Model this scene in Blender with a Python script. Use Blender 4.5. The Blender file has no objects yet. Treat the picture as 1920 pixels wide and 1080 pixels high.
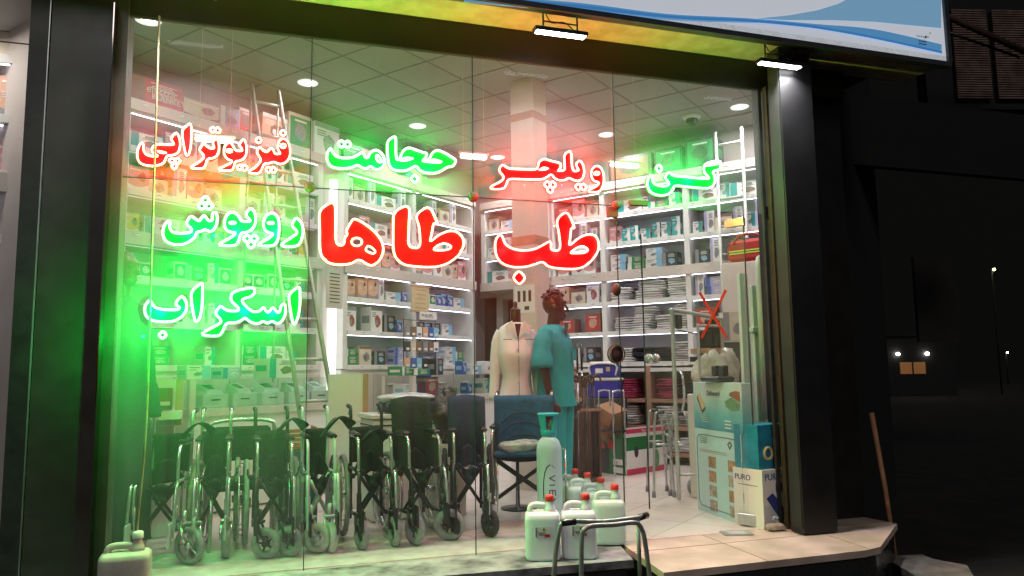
import bpy, bmesh, math, random
from mathutils import Vector, Matrix
from mathutils.geometry import tessellate_polygon, delaunay_2d_cdt
PI = math.pi
scene = bpy.context.scene
COL = scene.collection

# ---------------------------------------------------------------- camera
FPX = 1407.3
YAW, PIT, ROL, RA = (math.radians(a) for a in (72.256, 6.295, -0.772, 38.14))
CAM = Vector((0, 0, 1.25))
_w = Vector((math.cos(YAW)*math.cos(PIT), math.sin(YAW)*math.cos(PIT), math.sin(PIT)))
_r0 = Vector((math.sin(YAW), -math.cos(YAW), 0)); _u0 = _r0.cross(_w)
_r = math.cos(ROL)*_r0 + math.sin(ROL)*_u0
_u = -math.sin(ROL)*_r0 + math.cos(ROL)*_u0
cd = bpy.data.cameras.new('camera'); cam = bpy.data.objects.new('camera', cd); COL.objects.link(cam)
cd.sensor_width = 36; cd.lens = FPX/1920*36; cd.clip_start = .05; cd.clip_end = 600
cam.matrix_world = Matrix(((_r.x, _u.x, -_w.x, CAM.x), (_r.y, _u.y, -_w.y, CAM.y), (_r.z, _u.z, -_w.z, CAM.z), (0, 0, 0, 1)))
scene.camera = cam
scene.render.resolution_x = 1024; scene.render.resolution_y = 576
scene.view_settings.view_transform = 'Standard'; scene.view_settings.look = 'None'
scene.view_settings.exposure = 0; scene.view_settings.gamma = 1
scene.cycles.use_denoising = True
scene.cycles.max_bounces = 7; scene.cycles.diffuse_bounces = 3; scene.cycles.glossy_bounces = 3
scene.cycles.transparent_max_bounces = 16; scene.cycles.sample_clamp_indirect = 4
scene.cycles.caustics_reflective = False; scene.cycles.caustics_refractive = False

# ---------------------------------------------------------------- night sky
world = bpy.data.worlds.new('World'); scene.world = world; world.use_nodes = True
nt = world.node_tree; bg = nt.nodes['Background']
sky = nt.nodes.new('ShaderNodeTexSky'); sky.sky_type = 'NISHITA'; sky.sun_disc = False
sky.sun_elevation = math.radians(-4); sky.sun_rotation = math.radians(200)
nt.links.new(sky.outputs[0], bg.inputs[0]); bg.inputs[1].default_value = 0.5
sl = bpy.data.lights.new('street_glow', 'SUN'); sl.energy = .45; sl.angle = .35; sl.color = (1, .95, .93)
so = bpy.data.objects.new('street_glow', sl); so.rotation_euler = (math.radians(58), 0, math.radians(-14)); COL.objects.link(so)

# ---------------------------------------------------------------- helpers
def ray(px, py): return _w + _r*((px-960)/FPX) - _u*((py-540)/FPX)
def F(px, py, z=0.0):
    d = ray(px, py); return CAM + d*((z-CAM.z)/d.z)
def V(px, py, Y):
    d = ray(px, py); return CAM + d*(Y/d.y)
D1 = Vector((math.cos(RA), math.sin(RA), 0)); N1 = Vector((-math.sin(RA), math.cos(RA), 0))
def W(u, v, z=0.0): return D1*u + N1*v + Vector((0, 0, z))
def toUV(p): return p.dot(D1), p.dot(N1)
RL = RA            # rotation of things on the left wall (front looks to -v)
RR = RA - PI/2     # rotation of things on the back wall (front looks to -u)

MATS = {}
def M(name, col=None, rough=.5, metal=0., em=None, es=1., noise=.0, nscale=8., bump=0., trans=0., alpha=1., dark=None):
    if name in MATS: return MATS[name]
    m = bpy.data.materials.new(name); m.use_nodes = True; MATS[name] = m
    t = m.node_tree; b = t.nodes['Principled BSDF']
    b.inputs['Base Color'].default_value = (*col, 1); b.inputs['Roughness'].default_value = rough
    b.inputs['Metallic'].default_value = metal
    if trans: b.inputs['Transmission Weight'].default_value = trans
    if alpha < 1: b.inputs['Alpha'].default_value = alpha
    if em: b.inputs['Emission Color'].default_value = (*em, 1); b.inputs['Emission Strength'].default_value = es
    if noise or bump:
        tc = t.nodes.new('ShaderNodeTexCoord'); n = t.nodes.new('ShaderNodeTexNoise')
        n.inputs['Scale'].default_value = nscale; n.inputs['Detail'].default_value = 6
        t.links.new(tc.outputs['Object'], n.inputs['Vector'])
        if noise:
            mx = t.nodes.new('ShaderNodeMix'); mx.data_type = 'RGBA'
            d = dark if dark else tuple(c*(1-noise) for c in col)
            mx.inputs[6].default_value = (*d, 1); mx.inputs[7].default_value = (*col, 1)
            r = t.nodes.new('ShaderNodeMapRange'); r.inputs[1].default_value = .35; r.inputs[2].default_value = .65
            t.links.new(n.outputs[0], r.inputs[0]); t.links.new(r.outputs[0], mx.inputs[0]); t.links.new(mx.outputs[2], b.inputs['Base Color'])
            rr = t.nodes.new('ShaderNodeMapRange'); rr.inputs[3].default_value = max(0, rough-.1); rr.inputs[4].default_value = min(1, rough+.12)
            t.links.new(n.outputs[0], rr.inputs[0]); t.links.new(rr.outputs[0], b.inputs['Roughness'])
        if bump:
            bp = t.nodes.new('ShaderNodeBump'); bp.inputs['Strength'].default_value = bump; bp.inputs['Distance'].default_value = .02
            t.links.new(n.outputs[0], bp.inputs['Height']); t.links.new(bp.outputs[0], b.inputs['Normal'])
    return m
def RGB(r, g, b, k=1.): 
    f = lambda c: ((c/255+.055)/1.055)**2.4 if c > 10 else c/255/12.92
    return (f(r)*k, f(g)*k, f(b)*k)

class MB:
    def __init__(s): s.v = []; s.f = []; s.m = []; s.sm = []; s.mats = []
    def slot(s, m):
        if m not in s.mats: s.mats.append(m)
        return s.mats.index(m)
    def add(s, vs, fs, m, smooth=False, X=None):
        k = len(s.v); i = s.slot(m)
        for v in vs: s.v.append(tuple(X @ Vector(v)) if X else tuple(v))
        for f in fs: s.f.append(tuple(a+k for a in f)); s.m.append(i); s.sm.append(smooth)
        return s
    def box(s, c, d, m, rz=0, X=None, bevel=0, skew=0):
        x, y, z = (a/2 for a in d)
        R = Matrix.Translation(c) @ Matrix.Rotation(rz, 4, 'Z')
        if X: R = X @ R
        if bevel:
            e = bevel; P = []
            for (zz, ins) in ((-z, e), (-z+e, 0), (z-e, 0), (z, e)):
                a, b = x-ins, y-ins; q = e if ins == 0 else 0
                P += [(-a+q*.3, -b, zz), (a-q*.3, -b, zz), (a, -b+q*.3, zz), (a, b-q*.3, zz), (a-q*.3, b, zz), (-a+q*.3, b, zz), (-a, b-q*.3, zz), (-a, -b+q*.3, zz)]
            Fc = [tuple(range(7, -1, -1)), tuple(range(24, 32))]
            for l in range(3):
                for i in range(8): j = (i+1) % 8; Fc.append((l*8+i, l*8+j, l*8+8+j, l*8+8+i))
            return s.add(P, Fc, m, False, R)
        vs = [(-x, -y, -z), (x, -y, -z), (x, y, -z), (-x, y, -z), (-x+skew, -y, z), (x+skew, -y, z), (x+skew, y, z), (-x+skew, y, z)]
        return s.add(vs, [(0, 3, 2, 1), (4, 5, 6, 7), (0, 1, 5, 4), (1, 2, 6, 5), (2, 3, 7, 6), (3, 0, 4, 7)], m, False, R)
    def tube(s, pts, r, m, n=8, closed=False, X=None, r2=None):
        pts = [Vector(p) for p in pts]; N = len(pts); rings = []; up = None
        for i, p in enumerate(pts):
            a = pts[i-1] if (i > 0 or closed) else p; b = pts[(i+1) % N] if (i < N-1 or closed) else p
            t = (b-a); t = t.normalized() if t.length > 1e-9 else Vector((0, 0, 1))
            if up is None: up = Vector((0, 0, 1)) if abs(t.z) < .9 else Vector((1, 0, 0))
            x = t.cross(up).normalized(); y = x.cross(t).normalized(); up = y
            rad = r if not isinstance(r, (list, tuple)) else r[i]
            rings.append([p + x*(rad*math.cos(2*PI*k/n)) + y*((r2 or rad)*math.sin(2*PI*k/n)) for k in range(n)])
        vs = [q for R_ in rings for q in R_]; fs = []
        for i in range(N if closed else N-1):
            j = (i+1) % N
            for k in range(n): l = (k+1) % n; fs.append((i*n+k, j*n+k, j*n+l, i*n+l))
        if not closed: fs.append(tuple(range(n))); fs.append(tuple((N-1)*n+k for k in range(n-1, -1, -1)))
        return s.add(vs, fs, m, True, X)
    def lathe(s, prof, m, n=20, X=None, cap=True, sx=1, sy=1):
        vs = [(r*sx*math.cos(2*PI*k/n), r*sy*math.sin(2*PI*k/n), z) for (r, z) in prof for k in range(n)]; fs = []
        for i in range(len(prof)-1):
            for k in range(n): l = (k+1) % n; fs.append((i*n+k, i*n+l, (i+1)*n+l, (i+1)*n+k))
        if cap: fs.append(tuple(range(n-1, -1, -1))); fs.append(tuple((len(prof)-1)*n+k for k in range(n)))
        return s.add(vs, fs, m, True, X)
    def ell(s, c, r, m, n=14, X=None):
        prof = [(math.sin(PI*i/8), -math.cos(PI*i/8)) for i in range(9)]
        prof[0] = (.02, -1); prof[-1] = (.02, 1)
        T = Matrix.Translation(c) @ Matrix.Diagonal((*r, 1))
        return s.lathe(prof, m, n, (X @ T) if X else T)
    def ring(s, c, R, r, m, axis='X', n=28, k=6, X=None, sq=1):
        P = []
        for i in range(n):
            a = 2*PI*i/n; p = (0, R*math.cos(a), R*math.sin(a)) if axis == 'X' else ((R*math.cos(a), 0, R*math.sin(a)) if axis == 'Y' else (R*math.cos(a), R*math.sin(a), 0))
            P.append(Vector(c)+Vector(p))
        return s.tube(P, r, m, k, True, X)
    def poly(s, pts, t, m, X=None, holes=()):
        # flat outline in the local xz plane, thickness t along +y
        loops = [[Vector((p[0], p[1])) for p in pts]] + [[Vector((p[0], p[1])) for p in h] for h in holes]
        fl = [p for l in loops for p in l]; ed = []; k = 0
        for l in loops: ed += [(k+i, k+(i+1) % len(l)) for i in range(len(l))]; k += len(l)
        ov, oe, of, a1, a2, a3 = delaunay_2d_cdt(fl, ed, [], 0, 1e-6)
        def inside(c, l):
            w_ = False
            for i in range(len(l)):
                p, q = l[i-1], l[i]
                if (p.y > c.y) != (q.y > c.y) and c.x < (q.x-p.x)*(c.y-p.y)/(q.y-p.y)+p.x: w_ = not w_
            return w_
        tri = []
        for f_ in of:
            c = sum((ov[i] for i in f_), Vector((0, 0)))/len(f_)
            if inside(c, loops[0]) and not any(inside(c, h) for h in loops[1:]): tri.append(f_)
        tn = len(ov); s.add([(p.x, 0, p.y) for p in ov]+[(p.x, t, p.y) for p in ov], [tuple(a) for a in tri]+[tuple(x+tn for x in reversed(a)) for a in tri], m, False, X)
        tri = []; n = len(fl)
        vs = [(p.x, 0, p.y) for p in fl] + [(p.x, t, p.y) for p in fl]
        fs = [tuple(a) for a in tri] + [tuple(x+n for x in reversed(a)) for a in tri]
        k = 0
        for l in loops:
            L = len(l)
            for i in range(L): j = (i+1) % L; fs.append((k+i, k+j, n+k+j, n+k+i))
            k += L
        return s.add(vs, fs, m, False, X)
    def build(s, name, parent=None, loc=(0, 0, 0), rz=0, mods=None):
        me = bpy.data.meshes.new(name); me.from_pydata(s.v, [], s.f)
        for m in s.mats: me.materials.append(m)
        me.polygons.foreach_set('material_index', s.m); me.polygons.foreach_set('use_smooth', s.sm); me.update()
        o = bpy.data.objects.new(name, me); COL.objects.link(o); o.location = loc; o.rotation_euler = (0, 0, rz)
        if parent: o.parent = parent
        return o
def tag(o, label, cat, group=None):
    o['label'] = label; o['category'] = cat
    if group: o['group'] = group
    return o
def struct(o): o['kind'] = 'structure'; return o
def thing(name, label, cat, loc=(0, 0, 0), rz=0, group=None):
    o = bpy.data.objects.new(name, None); o.empty_display_size = .1; COL.objects.link(o)
    o.location = loc; o.rotation_euler = (0, 0, rz); return tag(o, label, cat, group)
def dup(root, loc, rz, label=None):
    r = root.copy(); COL.objects.link(r); r.location = loc; r.rotation_euler = (0, 0, rz)
    if label: r['label'] = label
    for ch in list(root.children):
        c = ch.copy(); COL.objects.link(c); c.parent = r
        for g in ch.children: d = g.copy(); COL.objects.link(d); d.parent = c
    return r
def cr(pts, k=5, closed=False):
    P = [Vector(p) for p in pts]; n = len(P); out = []
    for i in range(n if closed else n-1):
        a, b = P[(i-1) % n] if (closed or i > 0) else P[i], P[i]; c = P[(i+1) % n]; d = P[(i+2) % n] if (closed or i < n-2) else c
        for j in range(k):
            t = j/k; out.append(.5*((2*b)+(c-a)*t+(2*a-5*b+4*c-d)*t*t+(3*b-3*c+d-a)*t**3))
    if not closed: out.append(P[-1])
    return out
def text(body, size, m, parent, loc, rot=(PI/2, 0, 0), name='lettering', ext=.001, align='LEFT', sx=1., bold=0):
    c = bpy.data.curves.new(name, 'FONT'); c.body = body; c.size = size; c.extrude = ext; c.align_x = align; c.offset = bold
    o = bpy.data.objects.new(name, c); COL.objects.link(o); me = bpy.data.meshes.new_from_object(o); bpy.data.objects.remove(o); bpy.data.curves.remove(c)
    me.materials.append(m); o = bpy.data.objects.new(name, me); COL.objects.link(o)
    o.location = loc; o.rotation_euler = rot; o.scale = (sx, 1, 1)
    if parent: o.parent = parent
    return o
ORD = ['first', 'second', 'third', 'fourth', 'fifth', 'sixth', 'seventh', 'eighth', 'ninth', 'tenth', 'eleventh', 'twelfth', 'thirteenth', 'fourteenth']

# ---------------------------------------------------------------- materials
m_white = M('white_board', (.72, .71, .68), .35, noise=.05, nscale=3)
m_back = M('cabinet_back', (.66, .65, .74), .5, noise=.06, nscale=2)
m_beam = M('cream_beam', (.58, .52, .47), .4, noise=.08, nscale=3)
m_wall = M('cream_wall', (.42, .37, .34), .7, noise=.08, nscale=2)
m_ceil = M('ceiling_tile', (.38, .375, .37), .8, noise=.1, nscale=1.2)
m_wood = M('pale_wood', (.50, .30, .17), .4, noise=.25, nscale=6)
m_dwood = M('dark_wood', (.10, .045, .03), .4, noise=.3, nscale=9)
m_black = M('black_metal', (.012, .012, .013), .35, noise=.3, nscale=10)
m_fab = M('black_fabric', (.012, .013, .013), .85, noise=.4, nscale=30, bump=.4)
m_fabgrey = M('grey_fabric', (.06, .065, .065), .8, noise=.4, nscale=30, bump=.4)
m_fabnavy = M('navy_fabric', (.02, .03, .08), .85, noise=.35, nscale=25, bump=.3)
m_fabblue = M('blue_fabric', (.015, .10, .22), .8, noise=.3, nscale=20, bump=.3)
m_chrome = M('chrome', (.72, .72, .71), .22, .75, noise=.12, nscale=14)
m_alu = M('aluminium', (.55, .56, .57), .35, .85, noise=.12, nscale=12)
m_greyp = M('grey_painted_steel', (.60, .63, .66), .35, .2, noise=.1, nscale=12)
m_tyre = M('grey_tyre', (.32, .33, .33), .75, noise=.35, nscale=22, bump=.2)
m_tyrew = M('pale_tyre', (.55, .54, .5), .7, noise=.3, nscale=22, bump=.2)
m_tyreb = M('black_tyre', (.02, .02, .02), .7, noise=.35, nscale=22)
m_tyret = M('tan_tyre', (.36, .33, .25), .75, noise=.35, nscale=25)
m_skirt = M('clear_film', (.7, .72, .72), .15, noise=.3, nscale=14, bump=.9)
m_led = M('led_strip', (1, 1, 1), .5, em=(.84, .82, 1.0), es=8)
m_lamp = M('lamp_face', (1, 1, 1), .5, em=(1, .97, .93), es=14)
m_lampring = M('lamp_ring', (.8, .8, .8), .4, em=(1, .98, .95), es=.9)
m_print = M('dark_print', (.04, .04, .05), .5)

# ================================================================ SETTING
def slab_uv(name, poly, z, m, thick=.05, X=None):
    """horizontal polygon slab from world xy points, top at z"""
    mb = MB(); P = [Vector((p[0], p[1], 0)) for p in poly]; tri = tessellate_polygon([P]); n = len(P)
    vs = [(p.x, p.y, z) for p in P] + [(p.x, p.y, z-thick) for p in P]
    fs = [tuple(t) for t in tri] + [tuple(x+n for x in reversed(t)) for t in tri] + [(i, (i+1) % n, n+(i+1) % n, n+i) for i in range(n)]
    mb.add(vs, fs, m); bm = mb.build(name)
    b = bmesh.new(); b.from_mesh(bm.data); bmesh.ops.recalc_face_normals(b, faces=b.faces); b.to_mesh(bm.data); b.free()
    return bm
GY = 5.14; SX0, SX1 = -.95, 3.93; GT = 3.56; TR = 2.50
# floor with tile joints
m_floor = bpy.data.materials.new('floor_tile'); m_floor.use_nodes = True
t = m_floor.node_tree; b = t.nodes['Principled BSDF']; b.inputs['Roughness'].default_value = .22
tc = t.nodes.new('ShaderNodeTexCoord'); mp = t.nodes.new('ShaderNodeMapping'); mp.inputs['Rotation'].default_value = (0, 0, -RA)
br = t.nodes.new('ShaderNodeTexBrick'); br.offset = 0; br.inputs['Scale'].default_value = 1.0
br.inputs['Brick Width'].default_value = .6; br.inputs['Row Height'].default_value = .6; br.inputs['Mortar Size'].default_value = .004
br.inputs['Color1'].default_value = (.76, .67, .61, 1); br.inputs['Color2'].default_value = (.72, .62, .56, 1); br.inputs['Mortar'].default_value = (.42, .34, .28, 1)
ns = t.nodes.new('ShaderNodeTexNoise'); ns.inputs['Scale'].default_value = 1.6; ns.inputs['Detail'].default_value = 8
mx = t.nodes.new('ShaderNodeMix'); mx.data_type = 'RGBA'; mx.blend_type = 'MULTIPLY'; mx.inputs[0].default_value = .35
cr_ = t.nodes.new('ShaderNodeValToRGB'); cr_.color_ramp.elements[0].position = .3; cr_.color_ramp.elements[0].color = (.62, .58, .55, 1); cr_.color_ramp.elements[1].position = .6
t.links.new(tc.outputs['Object'], mp.inputs[0]); t.links.new(mp.outputs[0], br.inputs[0]); t.links.new(tc.outputs['Object'], ns.inputs[0])
t.links.new(ns.outputs[0], cr_.inputs[0]); t.links.new(br.outputs[0], mx.inputs[6]); t.links.new(cr_.outputs[0], mx.inputs[7]); t.links.new(mx.outputs[2], b.inputs['Base Color'])
# window-display part of the floor is dusty white stone
m_dust = M('dusty_stone', (.74, .69, .64), .5, noise=.5, nscale=7, dark=(.55, .50, .46))
c1, c2, c3 = W(9.95, 7.4), W(9.95, 1.55), W(6.4, 1.62)
room = [(SX0-.02, GY), (SX1+.1, GY), (c3.x, c3.y+.02), (c2.x, c2.y), (c1.x, c1.y), tuple(W(2.3, 7.4))[:2], tuple(W(2.3, 5.0))[:2]]
struct(slab_uv('floor', room, 0, m_floor, .2))
struct(slab_uv('floor_window_bed', [(SX0, GY+.02), (2.42, GY+.02), (2.42, 5.62), (SX0, 5.95)], .006, m_dust, .006))
# ceiling: 0.6 m tiles between dark runners, and the bulkhead strip along the walls
CZ = 4.49
struct(slab_uv('ceiling', [(SX0-1, GY+.06), (SX1+.3, GY+.06), (c3.x+.3, c3.y), (c2.x+.1, c2.y), (c1.x+.1, c1.y+.1), tuple(W(2.0, 7.5))[:2], tuple(W(2.0, 5.0))[:2]], CZ+.08, m_ceil, .08))
m_grid = M('ceiling_grid', (.24, .22, .21), .6)
mb = MB()
for k in range(-2, 10):
    v = 6.78-k*.607
    if v < 1.6: continue
    mb.box(W(6.2, v, CZ-.001), (7.6, .014, .008), m_grid, RA)
for k in range(14):
    u = 9.42-k*.607
    mb.box(W(u, 4.45, CZ-.002), (.014, 5.8, .008), m_grid, RA)
struct(mb.build('ceiling_runners'))
mb = MB(); mb.box(W(6.0, 6.80, CZ-.012), (7.0, .035, .02), m_wall, RA); mb.box(W(9.40, 4.4, CZ-.012), (.035, 4.8, .02), m_wall, RA)
struct(mb.build('ceiling_trim'))
def wall_seg(name, a, b_, z0, z1, m, th=.12, side=1):
    a, b_ = Vector(a).to_2d(), Vector(b_).to_2d(); d = b_-a; L = d.length; ang = math.atan2(d.y, d.x); nrm = Vector((-math.sin(ang), math.cos(ang)))*side
    c = (a+b_)/2+nrm*th/2
    return struct(MB().box((0, 0, (z0+z1)/2), (L, th, z1-z0), m).build(name, None, (c.x, c.y, 0), ang))
wall_seg('wall_left', W(2.2, 7.40), W(10.1, 7.40), 0, 4.6, m_wall)
# back wall with the doorway into the back room
wall_seg('wall_back', W(9.95, 5.72), W(9.95, 1.5), 0, 4.6, m_wall, side=1)
wall_seg('wall_back', W(9.95, 7.4), W(9.95, 5.72), 2.45, 4.6, m_wall, side=1)
wall_seg('wall_right', W(10.1, 1.58), W(6.4, 1.58), 0, 4.6, m_wall, side=1)
wall_seg('outer_wall', W(10.3, 1.452), W(6.45, 1.452), -.3, 4.9, M('outer_black', (.008, .008, .007), .8), th=.06, side=1)
wall_seg('wall_side', W(2.3, 7.5), W(2.3, 5.05), 0, 4.6, m_wall, side=-1)
m_redroom = M('back_room_paint', (.32, .12, .08), .7, noise=.2, nscale=3)
wall_seg('back_room_wall', W(11.9, 8.0), W(11.9, 4.8), 0, 2.9, m_redroom, side=1)
wall_seg('back_room_wall', W(9.95, 5.0), W(12, 5.0), 0, 2.9, m_redroom, side=-1)
wall_seg('back_room_wall', W(9.95, 7.9), W(12, 7.9), 0, 2.9, m_redroom, side=1)
struct(MB().box((0, 0, 0), (2.1, 3.2, .06), m_redroom).build('back_room_ceiling', None, W(11, 6.4, 2.9), RA))
struct(MB().box((0, 0, 0), (2.1, 3.2, .06), m_floor).build('back_room_floor', None, W(11, 6.4, -.03), RA))
mb = MB()
for v in (6.92, 6.1): mb.box(W(9.93, v, 1.2), (.16, .12, 2.4), m_wall, RA)
mb.box(W(9.93, 6.5, 2.44), (.16, .95, .1), m_wall, RA)
tag(mb.build('door_frame'), 'cream doorway frame into the dim reddish back room, left of the column', 'door frame')

# street, plinth, marble step
m_asph = M('asphalt', (.018, .016, .012), .85, noise=.45, nscale=3.5, bump=.5)
struct(slab_uv('street', [(-60, -40), (120, -40), (120, 160), (-60, 160)], -.38, m_asph, .1))
m_gran = M('black_granite', (.014, .014, .016), .25, noise=.3, nscale=25, dark=(.022, .022, .024))
m_ledge = M('dusty_granite', (.075, .08, .085), .5, noise=.5, nscale=6, dark=(.42, .43, .45))
struct(slab_uv('ledge_top', [(-1.9, 4.70), (1.03, 4.70), (2.30, 4.64), (2.42, 5.135), (-1.9, 5.135)], 0.0, m_ledge, .05))
struct(slab_uv('plinth', [(-1.9, 4.73), (1.03, 4.73), (2.27, 4.68), (2.40, 5.3), (-1.9, 5.3)], -.052, m_gran, .34))
m_marb = M('cream_marble', (.68, .52, .46), .35, noise=.4, nscale=4, dark=(.46, .36, .29), bump=.05)
m_edge = M('marble_edge', (.40, .27, .20), .6, noise=.4, nscale=18, bump=.4)
stepP = [(2.44, 5.13), (2.33, 4.29), (3.88, 4.31), (4.06, 4.36), (4.77, 4.93), (4.70, 5.36), (3.9, 5.20), (3.9, 5.13)]
so_ = struct(slab_uv('step_top', stepP, 0.0, m_marb, .045))
inner = [(2.46, 5.12), (2.36, 4.32), (3.87, 4.34), (4.04, 4.39), (4.74, 4.94), (4.68, 5.34), (3.9, 5.3)]
struct(slab_uv('step_riser', inner, -.047, m_gran, .34))
mb = MB(); 
for a, b_ in (((3.10, 4.30), (3.12, 5.12)), ((2.40, 4.83), (3.9, 4.84)), ((3.94, 4.35), (4.0, 5.1))):
    A, B = Vector(a), Vector(b_); d = B-A
    mb.box(((A.x+B.x)/2, (A.y+B.y)/2, .001), (d.length, .006, .002), m_edge, math.atan2(d.y, d.x))
struct(mb.build('step_joints'))

# ================================================================ FACADE
m_clad = M('black_cladding', (.013, .012, .012), .34, noise=.35, nscale=5, bump=.03)
m_clad2 = M('scuffed_steel', (.04, .038, .036), .45, .2, noise=.45, nscale=9, bump=.05)
m_head = M('header_cladding', (.024, .016, .015), .45, noise=.3, nscale=6)
m_soff = M('soffit_plaster', (.40, .40, .36), .8, noise=.45, nscale=7, bump=.3, dark=(.30, .29, .22))
xl0, xl1 = V(62, 540, 5.02).x, V(214, 540, 5.02).x
m_clad_l = M('brown_cladding', (.05, .045, .034), .38, noise=.3, nscale=6, bump=.03)
tag(MB().box(((xl0+xl1)/2, 5.19, 1.72), (xl1-xl0, .20, 4.16), m_clad_l).build('clad_column'), 'wide black clad column left of the shop window, tinted green by the neon', 'column')
t_ = thing('steel_jamb', 'scuffed grey steel jamb between the neighbouring window and black column', 'jamb', (V(42, 540, 5.04).x, 5.13, 0))
MB().box((0, 0, 1.72), (.10, .12, 4.16), m_clad2).build('post', t_); MB().box((.053, -.045, 1.72), (.006, .02, 4.16), m_alu).build('edge_bead', t_)
# frame of the shop window
m_frame = M('bronze_frame', (.055, .038, .03), .45, .2, noise=.35, nscale=12)
t_ = thing('window_frame', 'narrow bronze metal frame at the left end of shop window', 'window frame', (SX0, GY, 0))
MB().box((-.012, -.02, 1.78), (.035, .05, 3.56), m_frame).build('upright', t_); MB().box((.016, -.03, 1.78), (.012, .02, 3.56), m_clad2).build('track', t_)
MB().box((-.028, -.10, 1.78), (.006, .13, 3.56), M('polished_reveal', (.35, .30, .28), .06, 1.)).build('reveal', t_)
tag(MB().box((1.75, 5.150, 3.68), (5.9, .05, .24), m_head).build('header_beam'), 'dark brown metal header beam above the shop window', 'beam')
mb = MB(); mb.box((1.75, 5.33, 4.9), (6.6, .3, 2.16), m_clad)
tag(mb.build('shop_front_wall'), 'black wall of the building above and beside the shop window', 'wall')
struct(slab_uv('soffit', [(-2.4, 4.70), (5.42, 4.70), (5.42, 5.18), (-2.4, 5.18)], 3.853, m_soff, .05))
# illuminated sign
m_sign = M('sign_white', (.7, .72, .78), .35, em=(.72, .76, .86), es=.50)
sb = thing('shop_sign', 'white backlit fascia sign with sweeping blue waves over the shop window', 'shop sign', (0, 4.70, 3.80))
MB().box((1.4, .02, .75), (8.0, .04, 1.5), m_sign).build('sign_face', sb)
m_trim = M('sign_trim', (.10, .11, .13), .4, .6, noise=.2)
mb = MB(); mb.box((1.4, .01, -.022), (8.06, .07, .04), m_trim); mb.box((5.42, .01, .75), (.04, .07, 1.5), m_trim); mb.build('sign_trim', sb)
MB().box((1.4, .25, .75), (7.96, .42, 1.46), m_clad).build('sign_box', sb)
def signpt(px, py): p = V(px, py, 4.70); return (p.x, p.z-3.80)
m_b1 = M('sign_blue', (.05, .25, .6), .35, em=(.06, .26, .62), es=.50)
m_b2 = M('sign_pale_blue', (.25, .5, .72), .35, em=(.22, .44, .66), es=.50)
m_b3 = M('sign_mid_blue', (.12, .38, .68), .35, em=(.11, .34, .64), es=.50)
def wave(name, top, bot, m, dy):
    P = [signpt(q.x, q.y) for q in cr([(a, b, 0) for a, b in top], 5)] + [signpt(q.x, q.y) for q in cr([(a, b, 0) for a, b in bot], 5)]
    MB().poly(P, .004, m).build(name, sb, (0, dy, 0))
P = [(1600, -8), (1570, 8), (1530, 20), (1480, 29), (1420, 35), (1470, 38), (1560, 38), (1640, 41), (1700, 47), (1764, 53), (1764, -60), (1700, -60)]
MB().poly([signpt(*p) for p in P], .004, m_b2).build('wave_band', sb, (0, -.0042, 0))
wave('wave_band', [(800, -22), (940, -6), (1100, 8), (1250, 27), (1400, 35), (1530, 46), (1640, 56), (1764, 84)], [(1764, 99), (1690, 84), (1600, 66), (1500, 50), (1400, 40), (1300, 38), (1100, 20), (940, 6), (800, -10)], m_b3, -.0084)
wave('wave_line', [(800, -18), (940, -3), (1100, 12), (1250, 30), (1400, 38), (1500, 46), (1560, 55), (1640, 70), (1764, 97)], [(1764, 101), (1640, 74), (1560, 59), (1500, 51), (1400, 42), (1250, 35), (1100, 17), (940, 3), (800, -12)], m_b1, -.0128)
wave('wave_band', [(870, -4), (1000, 6), (1150, 22), (1300, 36), (1420, 42)], [(1420, 43), (1300, 40), (1150, 30), (1000, 16), (870, 4)], m_b2, -.0020)
mb = MB(); random.seed(5)
for k in range(7):
    q = signpt(1716+k*4, 66+random.uniform(-4, 4)); mb.tube(cr([(q[0], 0, q[1]), (q[0]+.006, 0, q[1]-.012), (q[0]+.014, 0, q[1]-.004)], 3), .0022, m_print, 5)
q = signpt(1733, 71); mb.ell((q[0], 0, q[1]), (.01, .003, .012), m_print, 8)
for j in range(2):
    q = signpt(1727, 79+j*5); mb.box((q[0], 0, q[1]), (.085, .002, .006), m_print)
mb.build('printer_mark', sb, (0, -.016, 0))

# right pier, box column, door track
m_seal_ = M('column_seal', (.02, .022, .02), .5, noise=.3)
tag(MB().box((4.09, 5.10, 1.9), (.30, .24, 3.78), M('column_black', (.008, .008, .009), .5, noise=.3, nscale=4)).build('return_wall'), 'black wall return between the doorway frame and the box column', 'wall')
t_ = thing('box_column', 'glossy black box column standing on the marble step', 'column', (3.945, 4.89, 0))
MB().box((0, 0, 1.9), (.30, .15, 3.78), M('column_black', (.008, .008, .009), .5, noise=.3, nscale=4)).build('column_shaft', t_)
MB().box((-.153, 0, 1.9), (.006, .12, 3.7), m_seal_).build('side_trim', t_)
tag(MB().box((4.36, 5.34, 1.72), (.74, .22, 4.16), m_clad).build('pier'), 'black clad pier at the right corner of the shop', 'column')
wm = MB(); wm.box((5.3, 6.6, 1.8), (1.3, 2.4, 4.4), m_clad)
t_ = thing('shutter_track', 'brown scuffed shutter track at the right side of doorway', 'door track', (3.85, GY-.06, 0))
for i, x in enumerate((-.0, .04, .075)):
    MB().box((x, -.03*i, 1.78), (.018, .05, 3.56), m_frame if i != 1 else m_wood).build('track_rail', t_)
MB().box((-.03, .05, 1.78), (.03, .03, 3.56), m_clad2).build('guide_channel', t_)
MB().box((.10, -.14, .07), (.06, .02, .14), m_clad2).ring((.10, -.155, .10), .022, .009, m_chrome, 'Y').build('lock_plate', t_)
MB().lathe([(.012, 0), (.03, .004), (.03, .018), (.012, .03)], M('white_plastic', (.7, .7, .68), .4), 14, Matrix.Rotation(PI/2, 4, 'X')).build('bell_button', t_, (.02, -.06, 2.78))

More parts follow.
